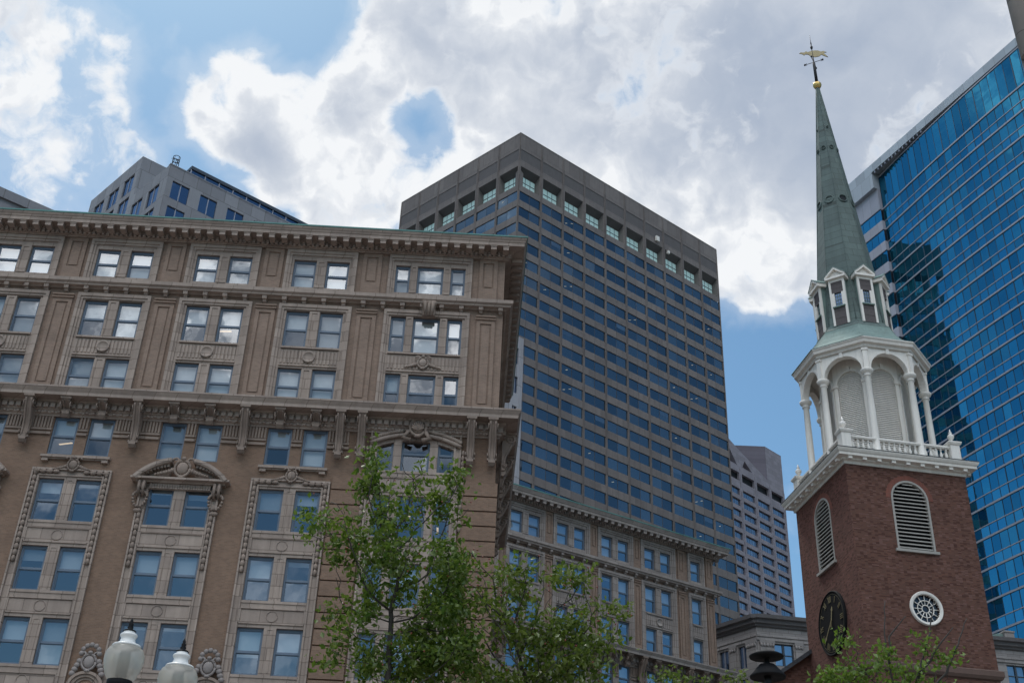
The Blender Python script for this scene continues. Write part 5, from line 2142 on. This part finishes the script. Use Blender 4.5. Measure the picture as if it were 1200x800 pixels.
RC = 3.40
colm = MB()
colm.box(-0.27, 0.27, -0.27, 0.27, 0, 0.16)
colm.lathe([(0.25, 0.16), (0.27, 0.22), (0.23, 0.3), (0.20, 0.34), (0.20, 1.2), (0.19, 3.0), (0.165, 4.98), (0.18, 5.0), (0.24, 5.03), (0.2, 5.08), (0.2, 5.16),
            (0.25, 5.2), (0.33, 5.27), (0.36, 5.36), (0.36, 5.42)], n=18)
colm = colm.mesh('column', [M['white_paint']])
for k in range(8):
    a = OCT[k]
    link('column', colm, church, (RC * math.cos(a), RC * math.sin(a), 30.79), a)
b = MB()
apc = RC * math.cos(PI / 8)
hc = RC * math.sin(PI / 8)
for k in range(8):
    T = Matrix.Rotation(MID[k] + PI / 2, 4, 'Z')
    b.T = T
    ra = hc - 0.2
    for y0, w in ((-apc - 0.17, 0.0), (-apc + 0.17, 0.14)):
        hh = hc + (0.07 if w == 0 else -0.07)
        loop = [(-hh, 36.2), (-ra, 36.2)] + [(-ra * math.cos(PI * q / 16), 36.26 + ra * math.sin(PI * q / 16)) for q in range(17)] + [(ra, 36.2), (hh, 36.2), (hh, 37.75), (-hh, 37.75)]
        tri_ = tessellate_polygon([[Vector((x, z, 0)) for x, z in loop]])
        ids = [b.pt((x, y0, z)) for x, z in loop]
        for t in tri_:
            b.face([ids[q] for q in t])
    arc = [(-ra, 36.2)] + [(-ra * math.cos(PI * q / 16), 36.26 + ra * math.sin(PI * q / 16)) for q in range(17)] + [(ra, 36.2)]
    for q in range(len(arc) - 1):
        (x0, z0), (x1, z1) = arc[q], arc[q + 1]
        b.quad((x0, -apc - 0.17, z0), (x1, -apc - 0.17, z1), (x1, -apc + 0.17, z1), (x0, -apc + 0.17, z0))
    for s in (-1, 1):
        b.quad((s * ra, -apc - 0.17, 36.2), (s * hc, -apc - 0.17, 36.2), (s * hc, -apc + 0.17, 36.2), (s * ra, -apc + 0.17, 36.2))
    n = 16
    lo = [((ra + 0.14) * math.cos(PI * q / n), 36.26 + (ra + 0.14) * math.sin(PI * q / n)) for q in range(n + 1)]
    li = [((ra + 0.01) * math.cos(PI * q / n), 36.26 + (ra + 0.01) * math.sin(PI * q / n)) for q in range(n, -1, -1)]
    b.ext_y(lo + li, -apc - 0.215, -apc - 0.17)
    b.box(-0.09, 0.09, -apc - 0.26, -apc - 0.17, 37.3, 37.62)
    # pilaster strip over each column
b.T = None
for k in range(8):
    b.T = Matrix.Rotation(OCT[k] + PI / 2, 4, 'Z')
    b.box(-0.13, 0.13, -RC - 0.24, -RC + 0.1, 36.2, 37.5)
    b.box(-0.18, 0.18, -RC - 0.28, -RC + 0.1, 37.42, 37.56)
b.T = None
b.build('arcade', M['white_paint'], church)
b = MB()
b.rings([octring(r, z) for r, z in ((0.3, 37.70), (3.62, 37.70), (3.68, 37.62), (3.72, 37.66), (3.74, 37.78), (3.92, 37.84), (3.95, 38.0), (4.02, 38.08), (4.02, 38.14), (3.5, 38.2))])
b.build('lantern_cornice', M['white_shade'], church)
b = lean(MB())
b = MB()
b.rings([octring(r, z) for r, z in ((4.04, 38.145), (4.03, 38.17), (3.58, 38.42), (3.2, 38.78), (2.9, 39.2), (2.68, 39.62), (2.6, 39.86))])
lean(b).build('skirt_roof', M['patina'], church)
b = MB()
b.rings([octring(r, z) for r, z in ((2.62, 39.84), (2.56, 39.92), (2.34, 40.12), (2.30, 40.3))])
lean(b).build('spire_base', M['slate_copper'], church)


def rsp(z):
    return 1.78 - 0.1025 * (z - 44.5)


b = MB()
prev = []
zz = 40.0
lv = [40.0, 42, 44.5, 47, 50, 53, 56, 59, 61.0]
b.rings([octring(max(rsp(z), 0.07), z) for z in lv])
for k in range(8):       # standing seams on the hips
    a = OCT[k]
    b.tube([((rsp(z)) * math.cos(a), (rsp(z)) * math.sin(a), z) for z in lv], [0.035] * 9, 5)
lean(b).build('spire', M['slate_copper'], church)

# dormers: one on every face of the spire
for k in range(8):
    T = Matrix.Rotation(MID[k] + PI / 2, 4, 'Z')
    fy = -2.16
    hw = 0.47
    z0, z1, za = 40.22, 43.5, 44.1
    b = MB()
    b.T = T
    b.box(-hw - 0.02, -hw + 0.11, fy - 0.04, fy + 0.1, z0, z1, 0)
    b.box(hw - 0.11, hw + 0.02, fy - 0.04, fy + 0.1, z0, z1, 0)
    b.box(-hw + 0.11, hw - 0.11, fy - 0.04, fy + 0.1, z1 - 0.22, z1, 0)
    # inner frame beside the small opening
    b.box(-hw + 0.11, -0.22, fy - 0.02, fy + 0.1, z0 + 1.28, z0 + 2.28, 0)
    b.box(0.22, hw - 0.11, fy - 0.02, fy + 0.1, z0 + 1.28, z0 + 2.28, 0)
    b.box(-hw + 0.08, hw - 0.08, fy - 0.12, fy + 0.06, z0 + 1.22, z0 + 1.29, 2)
    # cheeks and roof
    for s in (-1, 1):
        x = s * hw
        b.quad((x, fy + 0.05, z0), (x, fy + 0.9, z0), (x, fy + 0.9, z1), (x, fy + 0.05, z1), 2)
    # gable with raking mouldings
    e = 0.17
    b.ext_y([(-hw - e, z1), (hw + e, z1), (0, za)], fy - 0.02, fy + 0.05, 0)
    b.cornice([(0.0, z1 - 0.06), (0.10, z1 - 0.06), (0.17, z1 + 0.06), (0.17, z1 + 0.1), (0, z1 + 0.1)], -hw - 0.03, hw + 0.03, 0.5, 0.5, 0) if False else None
    b.box(-hw - e, hw + e, fy - 0.2, fy + 0.6, z1 - 0.04, z1 + 0.09, 0)
    for s in (-1, 1):
        q = [(s * (hw + e), z1 + 0.05), (0, za), (0, za + 0.17), (s * (hw + e + 0.02), z1 + 0.17)]
        b.ext_y(q, fy - 0.2, fy + 0.9, 0)
        q2 = [(s * (hw + e + 0.04), z1 + 0.172), (0, za + 0.172), (0, za + 0.21), (s * (hw + e + 0.06), z1 + 0.21)]
        b.ext_y(q2, fy - 0.23, fy + 0.95, 2)
    b.T = None
    d = lean(b).build('dormer', [M['white_paint'], M['board_dark'], M['patina'], M['slate_copper']], church)
    for za_, zb_ in ((z0, z0 + 1.22), (z0 + 2.28, z1 - 0.2)):
        b = MB()
        b.T = T
        nn = 5
        for j in range(nn):
            ha = (zb_ - za_) / nn
            b.box(-hw + 0.1, hw - 0.1, fy - 0.005 + 0.012 * (j % 2), fy + 0.1, za_ + j * ha, za_ + (j + 1) * ha - 0.015 * (j == nn - 1))
        b.T = None
        lean(b).build('shutter', M['board_dark'], d)
    b = MB()
    b.T = T
    b.box(-0.22, 0.22, fy + 0.08, fy + 0.1, z0 + 1.28, z0 + 2.3, 0)
    for x in (-0.07, 0.07):
        b.box(x - 0.012, x + 0.012, fy + 0.05, fy + 0.08, z0 + 1.3, z0 + 2.28, 1)
    for j in range(1, 4):
        b.box(-0.22, 0.22, fy + 0.055, fy + 0.08, z0 + 1.28 + j * 0.25, z0 + 1.3 + j * 0.25, 1)
    b.T = None
    lean(b).build('pane', [M['dim_glass'], M['patina']], d)

# portholes on the spire
for zc, rr, opens in ((50.3, 0.24, (3, 6)), (54.95, 0.12, (7,)), (56.84, 0.055, (0, 6))):
    for k in range(8):
        if zc > 56 and k % 2:
            continue
        T = Matrix.Rotation(MID[k] + PI / 2, 4, 'Z')
        ay = -rsp(zc) * math.cos(PI / 8)
        b = MB()
        n = 18
        sec = [(rr, 0.06), (rr, -0.05), (rr * 1.12, -0.09), (rr * 1.35, -0.05), (rr * 1.4, 0.06)]
        b.T = T @ Matrix.Translation((0, ay, zc)) @ Matrix.Rotation(-0.095, 4, 'X')
        b.rings([[(r * math.cos(2 * PI * q / n), y, r * math.sin(2 * PI * q / n)) for r, y in sec] for q in range(n)], 0, closed=True, s=True)
        b.poly([(rr * math.cos(2 * PI * q / n), -0.012, rr * math.sin(2 * PI * q / n)) for q in range(n)], 1 if k in opens or zc > 56 else 0)
        if k not in opens and zc < 56:
            b.box(-0.015, 0.015, -0.03, -0.012, -rr, rr, 0)
            b.box(-rr, rr, -0.03, -0.012, -0.015, 0.015, 0)
        b.T = None
        lean(b).build('porthole', [M['slate_copper'], M['dark_void']], church)

# finial and weathervane
b = MB()
b.lathe([(0.09, 60.75), (0.2, 60.85), (0.27, 60.98), (0.30, 61.1), (0.27, 61.22), (0.14, 61.32), (0.09, 61.4)], n=16)
lean(b).build('finial', M['gold'], church)
b = MB()
b.lathe([(0.11, 61.35), (0.095, 63.2), (0.05, 63.3), (0.035, 64.3), (0.03, 64.55), (0.07, 64.6), (0.10, 64.72), (0.07, 64.84), (0.03, 64.9), (0.05, 65.1), (0.02, 65.3), (0.008, 65.95)], n=10)
vane = lean(b).build('weathervane', M['iron'], church)
b = MB()
b.T = Matrix.Translation((0, 0, 64.12)) @ Matrix.Rotation(R(-14), 4, 'Z')
body = [(px_, pz_ * 1.7) for px_, pz_ in [(-0.92, 0.02), (-0.82, 0.07), (-0.55, 0.06), (-0.45, 0.13), (-0.3, 0.08), (-0.1, 0.14), (0.15, 0.17), (0.42, 0.16), (0.6, 0.10), (0.78, 0.13), (1.0, 0.06),
        (0.85, 0.05), (0.8, 0.0), (0.88, -0.06), (1.06, -0.22), (0.8, -0.14), (0.62, -0.06), (0.45, -0.16), (0.15, -0.2), (-0.1, -0.16), (-0.3, -0.05), (-0.5, -0.03), (-0.6, -0.1), (-0.7, -0.02)]]
b.ext_y(body, -0.03, 0.03)
b.T = None
lean(b).build('arrow', M['dull_gold'], vane)
for k in range(4):
    b = MB()
    a = R(52 + 90 * k)
    dx, dy = math.cos(a), math.sin(a)
    b.tube([(0, 0, 63.28), (0.62 * dx, 0.62 * dy, 63.28)], 0.022, 5)
    b.ell((0.64 * dx, 0.64 * dy, 63.28), 0.07, 0.07, 0.09, 6, 5)
    b.tube([(0.5 * dx, 0.5 * dy, 63.38), (0.62 * dx, 0.62 * dy, 63.28), (0.5 * dx, 0.5 * dy, 63.18)], 0.02, 4)
    lean(b).build('arm', M['iron'], vane)

# nave behind the tower
b = MB()
hw_n, zr, ze = 9.2, 24.0, 17.6
b.poly([(-hw_n, A + 0.01, GZ), (hw_n, A + 0.01, GZ), (hw_n, A + 0.01, ze), (0, A + 0.01, zr), (-hw_n, A + 0.01, ze)])
for s in (-1, 1):
    b.quad((s * hw_n, A, GZ), (s * hw_n, 24, GZ), (s * hw_n, 24, ze), (s * hw_n, A, ze))
b.build('nave_wall', M['red_brick'], church)
b = MB()
for s in (-1, 1):
    b.rings([[(s * (hw_n + 0.5), y, ze - 0.35), (0, y, zr), (0, y, zr + 0.25), (s * (hw_n + 0.5), y, ze - 0.1)] for y in (A - 0.35, 24)])
b.build('nave_roof', M['slate'], church)


# ------------------------------------------------------------------ lamps
def twin_lamp():
    t = thing('street_lamp', 'twin-globe street lamp with frosted acorn globes and black finials', 'street lamp', (-2.865, 10.05, 0.13), 85)
    b = MB()
    b.lathe([(0.26, 0), (0.26, 0.25), (0.2, 0.3), (0.16, 0.7), (0.11, 0.8), (0.085, 1.0), (0.06, 3.3), (0.075, 3.4), (0.05, 3.5), (0.04, 3.75), (0.06, 3.82), (0.02, 3.95)], n=14)
    b.build('pole', M['iron'], t)
    globe = MB()
    globe.lathe([(0.085, 0.0), (0.115, 0.015), (0.145, 0.06), (0.172, 0.14), (0.186, 0.21), (0.183, 0.265), (0.16, 0.315), (0.128, 0.338)], n=28, caps=False)
    globe.lathe([(0.128, 0.338), (0.124, 0.352), (0.098, 0.36), (0.075, 0.385), (0.066, 0.42), (0.078, 0.437), (0.083, 0.45), (0.076, 0.462), (0.058, 0.47), (0.055, 0.485)], n=28, m=1, caps=False)
    glens = MB()
    glens.lathe([(0.055, 0.06), (0.058, 0.22), (0.05, 0.30), (0.01, 0.31)], n=16)
    ring = MB()
    ring.lathe([(0.128, 0.335), (0.136, 0.345), (0.128, 0.356), (0.122, 0.345)], n=28, caps=False)
    fin = MB()
    fin.lathe([(0.055, 0.483), (0.062, 0.492), (0.05, 0.503), (0.022, 0.512), (0.03, 0.53), (0.018, 0.545), (0.026, 0.56), (0.014, 0.575), (0.016, 0.59), (0.004, 0.622)], n=14)
    fit = MB()
    fit.lathe([(0.03, -0.22), (0.05, -0.2), (0.06, -0.12), (0.10, -0.06), (0.118, -0.02), (0.118, 0.018), (0.09, 0.02)], n=20)
    ms = [q.mesh(n, m) for q, n, m in ((globe, 'globe', [M['globe'], M['globe_top']]), (glens, 'lens', [M['lens']]), (fin, 'finial', [M['black_paint']]), (fit, 'fitter', [M['black_paint']]), (ring, 'collar', [M['globe_top']]))]
    for x, y, z in ((-0.258, -0.03, 4.165), (0.20, 0.0, 4.03)):
        a = MB()
        a.tube([(0, 0, 3.55), (x * 0.5, y * 0.5, 3.5), (x * 0.92, y, 3.6), (x, y, z - 0.2)], 0.025, 7)
        a.build('arm', M['iron'], t)
        f = link('fitter', ms[3], t, (x, y, z))
        f.scale = (0.88, 0.88, 0.88)
        gl = link('globe', ms[0], t, (x, y, z))
        gl.scale = (0.88, 0.88, 0.88)
        link('lens', ms[1], gl)
        link('collar', ms[4], gl)
        link('finial', ms[2], gl)
    return t


m = bpy.data.materials.new('globe')
m.use_nodes = True
t = NT(m.node_tree)
m.node_tree.nodes.clear()
c = t.n('ShaderNodeTexCoord')
bp = t.n('ShaderNodeBump')
bp.inputs['Strength'].default_value = 0.6
bp.inputs['Distance'].default_value = 0.004
t.link(t.noise(c.outputs['Object'], 90, 2, 0.5), bp.inputs['Height'])
tl = t.n('ShaderNodeBsdfTranslucent')
tl.inputs[0].default_value = (0.88, 0.85, 0.76, 1)
df = t.n('ShaderNodeBsdfDiffuse')
df.inputs[0].default_value = (0.78, 0.74, 0.65, 1)
tr = t.n('ShaderNodeBsdfTransparent')
tr.inputs[0].default_value = (0.86, 0.86, 0.84, 1)
gl = t.n('ShaderNodeBsdfGlossy')
gl.inputs['Roughness'].default_value = 0.18
t.link(bp.outputs[0], gl.inputs['Normal'])
m1, m2, m3 = t.n('ShaderNodeMixShader'), t.n('ShaderNodeMixShader'), t.n('ShaderNodeMixShader')
m1.inputs[0].default_value = 0.45
t.link(tl.outputs[0], m1.inputs[1])
t.link(df.outputs[0], m1.inputs[2])
m2.inputs[0].default_value = 0.5
t.link(m1.outputs[0], m2.inputs[1])
t.link(tr.outputs[0], m2.inputs[2])
lw = t.n('ShaderNodeLayerWeight')
lw.inputs['Blend'].default_value = 0.25
t.link(t.math('ADD', 0.06, t.math('MULTIPLY', lw.outputs['Fresnel'], 0.3)), m3.inputs[0])
t.link(m2.outputs[0], m3.inputs[1])
t.link(gl.outputs[0], m3.inputs[2])
o = t.n('ShaderNodeOutputMaterial')
t.link(m3.outputs[0], o.inputs['Surface'])
M['globe'] = m
M['globe_top'] = mat_plain('globe_top', (0.74, 0.73, 0.70), 0.3, var=0.05)
M['lens'] = mat_plain('lens', (0.16, 0.155, 0.14), 0.4, var=0.3, scale=40)
twin_lamp()

disc = thing('path_light', 'black post light of two stacked saucer shades, at the foot of the brick tower', 'lamp', (5.18, 23.0, 0), 90)
b = MB()
b.lathe([(0.13, 0.0), (0.13, 0.3), (0.075, 0.35), (0.065, 8.2), (0.075, 8.3)], n=16)
b.build('pole', M['iron'], disc)
b = MB()
b.lathe([(0.03, 8.33), (0.335, 8.27), (0.345, 8.30), (0.15, 8.52), (0.05, 8.56)], n=36)
b.build('shade', M['black_paint'], disc)
b = MB()
b.lathe([(0.02, 8.645), (0.325, 8.66), (0.335, 8.69), (0.26, 8.73), (0.06, 8.76), (0.02, 8.78)], n=36)
b.build('shade', M['black_paint'], disc)
b = MB()
b.lathe([(0.05, 8.2), (0.05, 8.66)], n=12)
b.build('stem', M['iron'], disc)


# ------------------------------------------------------------------ trees
def leaf_mat(name, a, b_, shine):
    m = bpy.data.materials.new(name)
    m.use_nodes = True
    t = NT(m.node_tree)
    m.node_tree.nodes.clear()
    geo = t.n('ShaderNodeNewGeometry')
    rnd = geo.outputs['Random Per Island']
    cr = t.mix(rnd, a, b_)
    df = t.n('ShaderNodeBsdfDiffuse')
    t.link(cr, df.inputs[0])
    tl = t.n('ShaderNodeBsdfTranslucent')
    t.link(t.mix(0.5, cr, (0.20, 0.30, 0.03)), tl.inputs[0])
    gl = t.n('ShaderNodeBsdfGlossy')
    gl.inputs['Roughness'].default_value = 0.38
    m1, m2 = t.n('ShaderNodeMixShader'), t.n('ShaderNodeMixShader')
    m1.inputs[0].default_value = 0.42
    t.link(df.outputs[0], m1.inputs[1])
    t.link(tl.outputs[0], m1.inputs[2])
    t.link(t.math('MULTIPLY', t.math('POWER', rnd, 2.0), shine), m2.inputs[0])
    t.link(m1.outputs[0], m2.inputs[1])
    t.link(gl.outputs[0], m2.inputs[2])
    o = t.n('ShaderNodeOutputMaterial')
    t.link(m2.outputs[0], o.inputs['Surface'])
    return m


M['leaf'] = leaf_mat('leaf', (0.03, 0.072, 0.014), (0.155, 0.215, 0.042), 0.09)
M['leaf_olive'] = leaf_mat('leaf_olive', (0.04, 0.075, 0.016), (0.165, 0.205, 0.046), 0.09)
M['leaf_light'] = leaf_mat('leaf_light', (0.07, 0.13, 0.022), (0.18, 0.27, 0.06), 0.05)
M['bark'] = mat_stone('bark', (0.045, 0.038, 0.033), 0.3, streak=0.5, scale=3.0)
M['berry'] = mat_plain('berry', (0.20, 0.035, 0.02), 0.4)


def grow_tree(seed, base, lobes, n_attr, step=0.17, trunk_to=None, kill=0.24, infl=1.6, holes=()):
    """space colonisation: a trunk to trunk_to, then limbs reaching through the lobes (x, y, z, rx, ry, rz)"""
    rg = np.random.default_rng(seed)
    pts = []
    wts = np.array([l[3] * l[4] * l[5] for l in lobes])
    wts = wts / wts.sum()
    while len(pts) < n_attr:
        l = lobes[rg.choice(len(lobes), p=wts)]
        d = rg.normal(size=3)
        d /= np.linalg.norm(d)
        p = d * rg.random() ** (1 / 2.4)
        p = np.array(l[:3]) + p * np.array(l[3:6])
        if any(((p - np.array(h[:3])) ** 2).sum() < h[3] ** 2 for h in holes):
            continue
        pts.append(p)
    at = np.array(pts)
    nodes = [np.array(base, float)]
    par = [-1]
    for tgt in trunk_to:
        tgt = np.array(tgt, float)
        start = nodes[-1]
        n = max(1, int(np.linalg.norm(tgt - start) / step))
        for k in range(n):
            nodes.append(start + (tgt - start) * (k + 1) / n + rg.normal(size=3) * 0.012)
            par.append(len(nodes) - 2)
    alive = np.ones(len(at), bool)
    for it in range(70):
        N = np.array(nodes)
        A_ = at[alive]
        if len(A_) == 0:
            break
        d = np.linalg.norm(A_[:, None, :] - N[None], axis=2)
        near = d.argmin(1)
        dm = d[np.arange(len(A_)), near]
        ok = dm < (infl if it else 99)
        if not ok.any():
            break
        new = {}
        for a, k in zip(A_[ok], near[ok]):
            new.setdefault(int(k), []).append(a)
        added = 0
        for k, lst in new.items():
            v = np.mean([(a - nodes[k]) / (np.linalg.norm(a - nodes[k]) + 1e-6) for a in lst], axis=0)
            v = v + rg.normal(size=3) * 0.16 + np.array([0, 0, 0.10])
            v /= np.linalg.norm(v) + 1e-6
            q = nodes[k] + v * step
            if any(par[c] == k and np.linalg.norm(nodes[c] - q) < 0.06 for c in range(max(0, len(nodes) - 400), len(nodes))):
                continue
            nodes.append(q)
            par.append(k)
            added += 1
        N2 = np.array(nodes[-added:]) if added else None
        if not added:
            break
        idx = np.where(alive)[0]
        dd = np.linalg.norm(at[idx][:, None, :] - N2[None], axis=2).min(1)
        alive[idx[dd < kill]] = False
    return np.array(nodes), par


def tree(name, label, seed, base, lobes, n_attr, trunk_to, leafm, per=9, leaf=0.085, r_tip=0.0055, holes=(), berries=0, spread=0.16, bare=(), group=None):
    root = thing(name, label, 'tree', base, 90, group)
    nodes, par = grow_tree(seed, (0, 0, 0), [tuple(np.array(l[:3]) - np.array(base)) + tuple(l[3:]) for l in lobes], n_attr,
                           trunk_to=[np.array(q) - np.array(base) for q in trunk_to], holes=[tuple(np.array(h[:3]) - np.array(base)) + (h[3],) for h in holes])
    n = len(nodes)
    kids = [[] for _ in range(n)]
    for i, p in enumerate(par):
        if p >= 0:
            kids[p].append(i)
    area = np.zeros(n)
    for i in range(n - 1, -1, -1):
        area[i] = r_tip ** 2.3 if not kids[i] else sum(area[c] for c in kids[i])
    rad = area ** (1 / 2.3)
    b = MB()
    # chains
    done = set()
    starts = [0]
    while starts:
        s = starts.pop()
        chain = [s]
        if par[s] >= 0:
            chain = [par[s], s]
        cur = s
        while kids[cur]:
            ks = sorted(kids[cur], key=lambda c: -rad[c])
            for c in ks[1:]:
                starts.append(c)
            cur = ks[0]
            chain.append(cur)
        if len(chain) >= 2:
            rr = [rad[c] for c in chain]
            if par[s] >= 0:
                rr[0] = rr[1]
            big = max(rr)
            b.tube([nodes[c] for c in chain], rr, 8 if big > 0.04 else 5)
    for pth in bare:
        pts = [np.array(q) - np.array(base) for q in pth]
        fine = []
        rq = np.random.default_rng(len(pts) + seed)
        for k in range(len(pts) - 1):
            for j in range(5):
                fine.append(pts[k] + (pts[k + 1] - pts[k]) * j / 5 + rq.normal(size=3) * 0.012)
        fine.append(pts[-1])
        b.tube(fine, [0.03 - 0.022 * k / len(fine) for k in range(len(fine))], 5)
    b.build('trunk', M['bark'], root)
    # foliage: small folded leaves around every thin twig
    rg = np.random.default_rng(seed + 99)
    L = MB()
    B = MB()
    V, F = [], []
    for i in range(n):
        if rad[i] > r_tip * 3.0 or i < 3:
            continue
        k = per if not kids[i] else int(per * 0.55)
        clump = mnoise.noise(Vector(nodes[i]) * 1.9 + Vector((seed * 3.1, 0, 0)))
        if clump < -0.10 or rg.random() < 0.1:
            continue
        dens = (0.4 + 2.2 * rg.random() ** 1.4) * (0.75 + 1.6 * max(clump, 0.0))
        for _ in range(int(k * dens)):
            c = nodes[i] + rg.normal(size=3) * spread * np.array([1, 1, 0.75])
            d = rg.normal(size=3)
            d[2] -= 0.35
            d /= np.linalg.norm(d)
            s = rg.normal(size=3)
            s[2] *= 0.6
            s -= d * (s @ d)
            s /= np.linalg.norm(s)
            nrm = np.cross(d, s)
            ll = leaf * (0.7 + 0.6 * rg.random())
            w = ll * 0.30
            q = len(V)
            V += [c, c + d * ll * 0.45 + s * w + nrm * w * 0.4, c + d * ll, c + d * ll * 0.45 - s * w + nrm * w * 0.4]
            F += [(q, q + 1, q + 2), (q, q + 2, q + 3)]
    L.v, L.f, L.mi, L.sm = [Vector(v) for v in V], F, [0] * len(F), [False] * len(F)
    L.build('crown', M[leafm], root)
    if berries:
        tips = [i for i in range(n) if rad[i] < r_tip * 2]
        for _ in range(berries):
            c = nodes[tips[rg.integers(len(tips))]] + rg.normal(size=3) * 0.12
            B.ell(tuple(c), 0.013, 0.013, 0.015, 5, 4)
        o = B.build('berries', M['berry'], root)
        o['kind'] = 'stuff'
    return root


GT = 'street trees along the pavement'
tree('leafy_tree', 'slender green tree with dark upright trunk in front of the tan corner bay', 4, (-1.25, 17.0, 0.12),
     [(-1.75, 17, 9.05, 0.75, 0.8, 0.75), (-1.0, 17.1, 8.95, 0.55, 0.6, 0.75), (-2.45, 16.9, 8.55, 0.72, 0.7, 0.42), (-1.5, 17, 7.9, 1.15, 1.0, 0.55),
      (-2.2, 17, 6.9, 0.55, 0.7, 0.6), (-1.0, 17, 6.8, 0.75, 0.8, 0.8), (-2.1, 17, 9.3, 0.35, 0.4, 0.35), (-0.75, 17, 9.45, 0.25, 0.3, 0.3)], 1000,
     [(-1.5, 17, 5.2), (-1.6, 17, 7.3)], 'leaf', per=34, leaf=0.098, spread=0.11, berries=90, group=GT)
tree('leafy_tree', 'spreading olive green tree with reddish berries in front of the pale stone wing', 9, (0.35, 18.0, 0.12),
     [(0.3, 18, 7.8, 1.15, 1.0, 0.75), (1.15, 18, 7.75, 0.75, 0.9, 0.55), (-0.55, 18, 7.35, 0.7, 0.8, 0.75), (0.9, 18, 6.9, 1.1, 1.0, 0.6), (1.75, 18, 7.35, 0.42, 0.5, 0.30),
      (0.1, 18, 6.6, 1.2, 1.0, 0.7), (1.3, 18, 8.25, 0.35, 0.4, 0.25), (-0.75, 18, 8.25, 0.6, 0.7, 0.5), (-0.9, 18, 7.0, 0.6, 0.7, 0.8)], 1350,
     [(0.4, 18, 4.4), (0.55, 18, 6.2)], 'leaf_olive', per=30, leaf=0.098, spread=0.12, berries=260, group=GT)
tree('leafy_tree', 'light green tree with bare reaching twigs in front of the brick tower', 15, (8.1, 24.0, 0.12),
     [(7.6, 24, 8.75, 0.75, 0.7, 0.5), (6.9, 24, 8.5, 0.65, 0.6, 0.38), (8.4, 24, 8.5, 0.9, 0.7, 0.4), (7.15, 24, 9.35, 0.28, 0.3, 0.35), (9.1, 24, 9.1, 0.40, 0.3, 0.3), (8.6, 24, 9.35, 0.22, 0.2, 0.25),
      (8.0, 24, 7.9, 1.6, 1.0, 0.5)], 700,
     [(8.0, 24, 5.6), (8.0, 24, 7.6)], 'leaf_light', per=26, leaf=0.115, spread=0.13, group=GT,
     bare=[((8.0, 24, 7.8), (7.9, 24, 8.6), (7.86, 24, 9.4), (7.97, 24, 10.25)), ((7.9, 24, 8.9), (7.95, 24, 9.5), (8.35, 24, 9.95)), ((8.1, 24, 7.8), (8.5, 24, 8.9), (8.8, 24, 9.6), (9.0, 24, 10.3)),
           ((8.2, 24, 7.9), (9.0, 24, 8.8), (9.35, 24, 9.4), (9.62, 24, 9.95)), ((8.4, 24, 8.6), (8.9, 24, 9.3), (9.3, 24, 9.75))])
tree('leafy_tree', 'small dull green treetop at the bottom edge, below the low grey stone building', 22, (5.0, 30.0, 0.12),
     [(4.4, 30, 10.0, 0.75, 0.7, 0.45), (5.6, 30, 10.05, 0.8, 0.7, 0.35), (5.0, 30, 9.3, 1.5, 1.0, 0.6), (6.3, 30, 9.9, 0.6, 0.6, 0.35)], 550,
     [(5.0, 30, 6.5), (5.0, 30, 8.8)], 'leaf_olive', per=18, leaf=0.12, spread=0.15, group=GT)
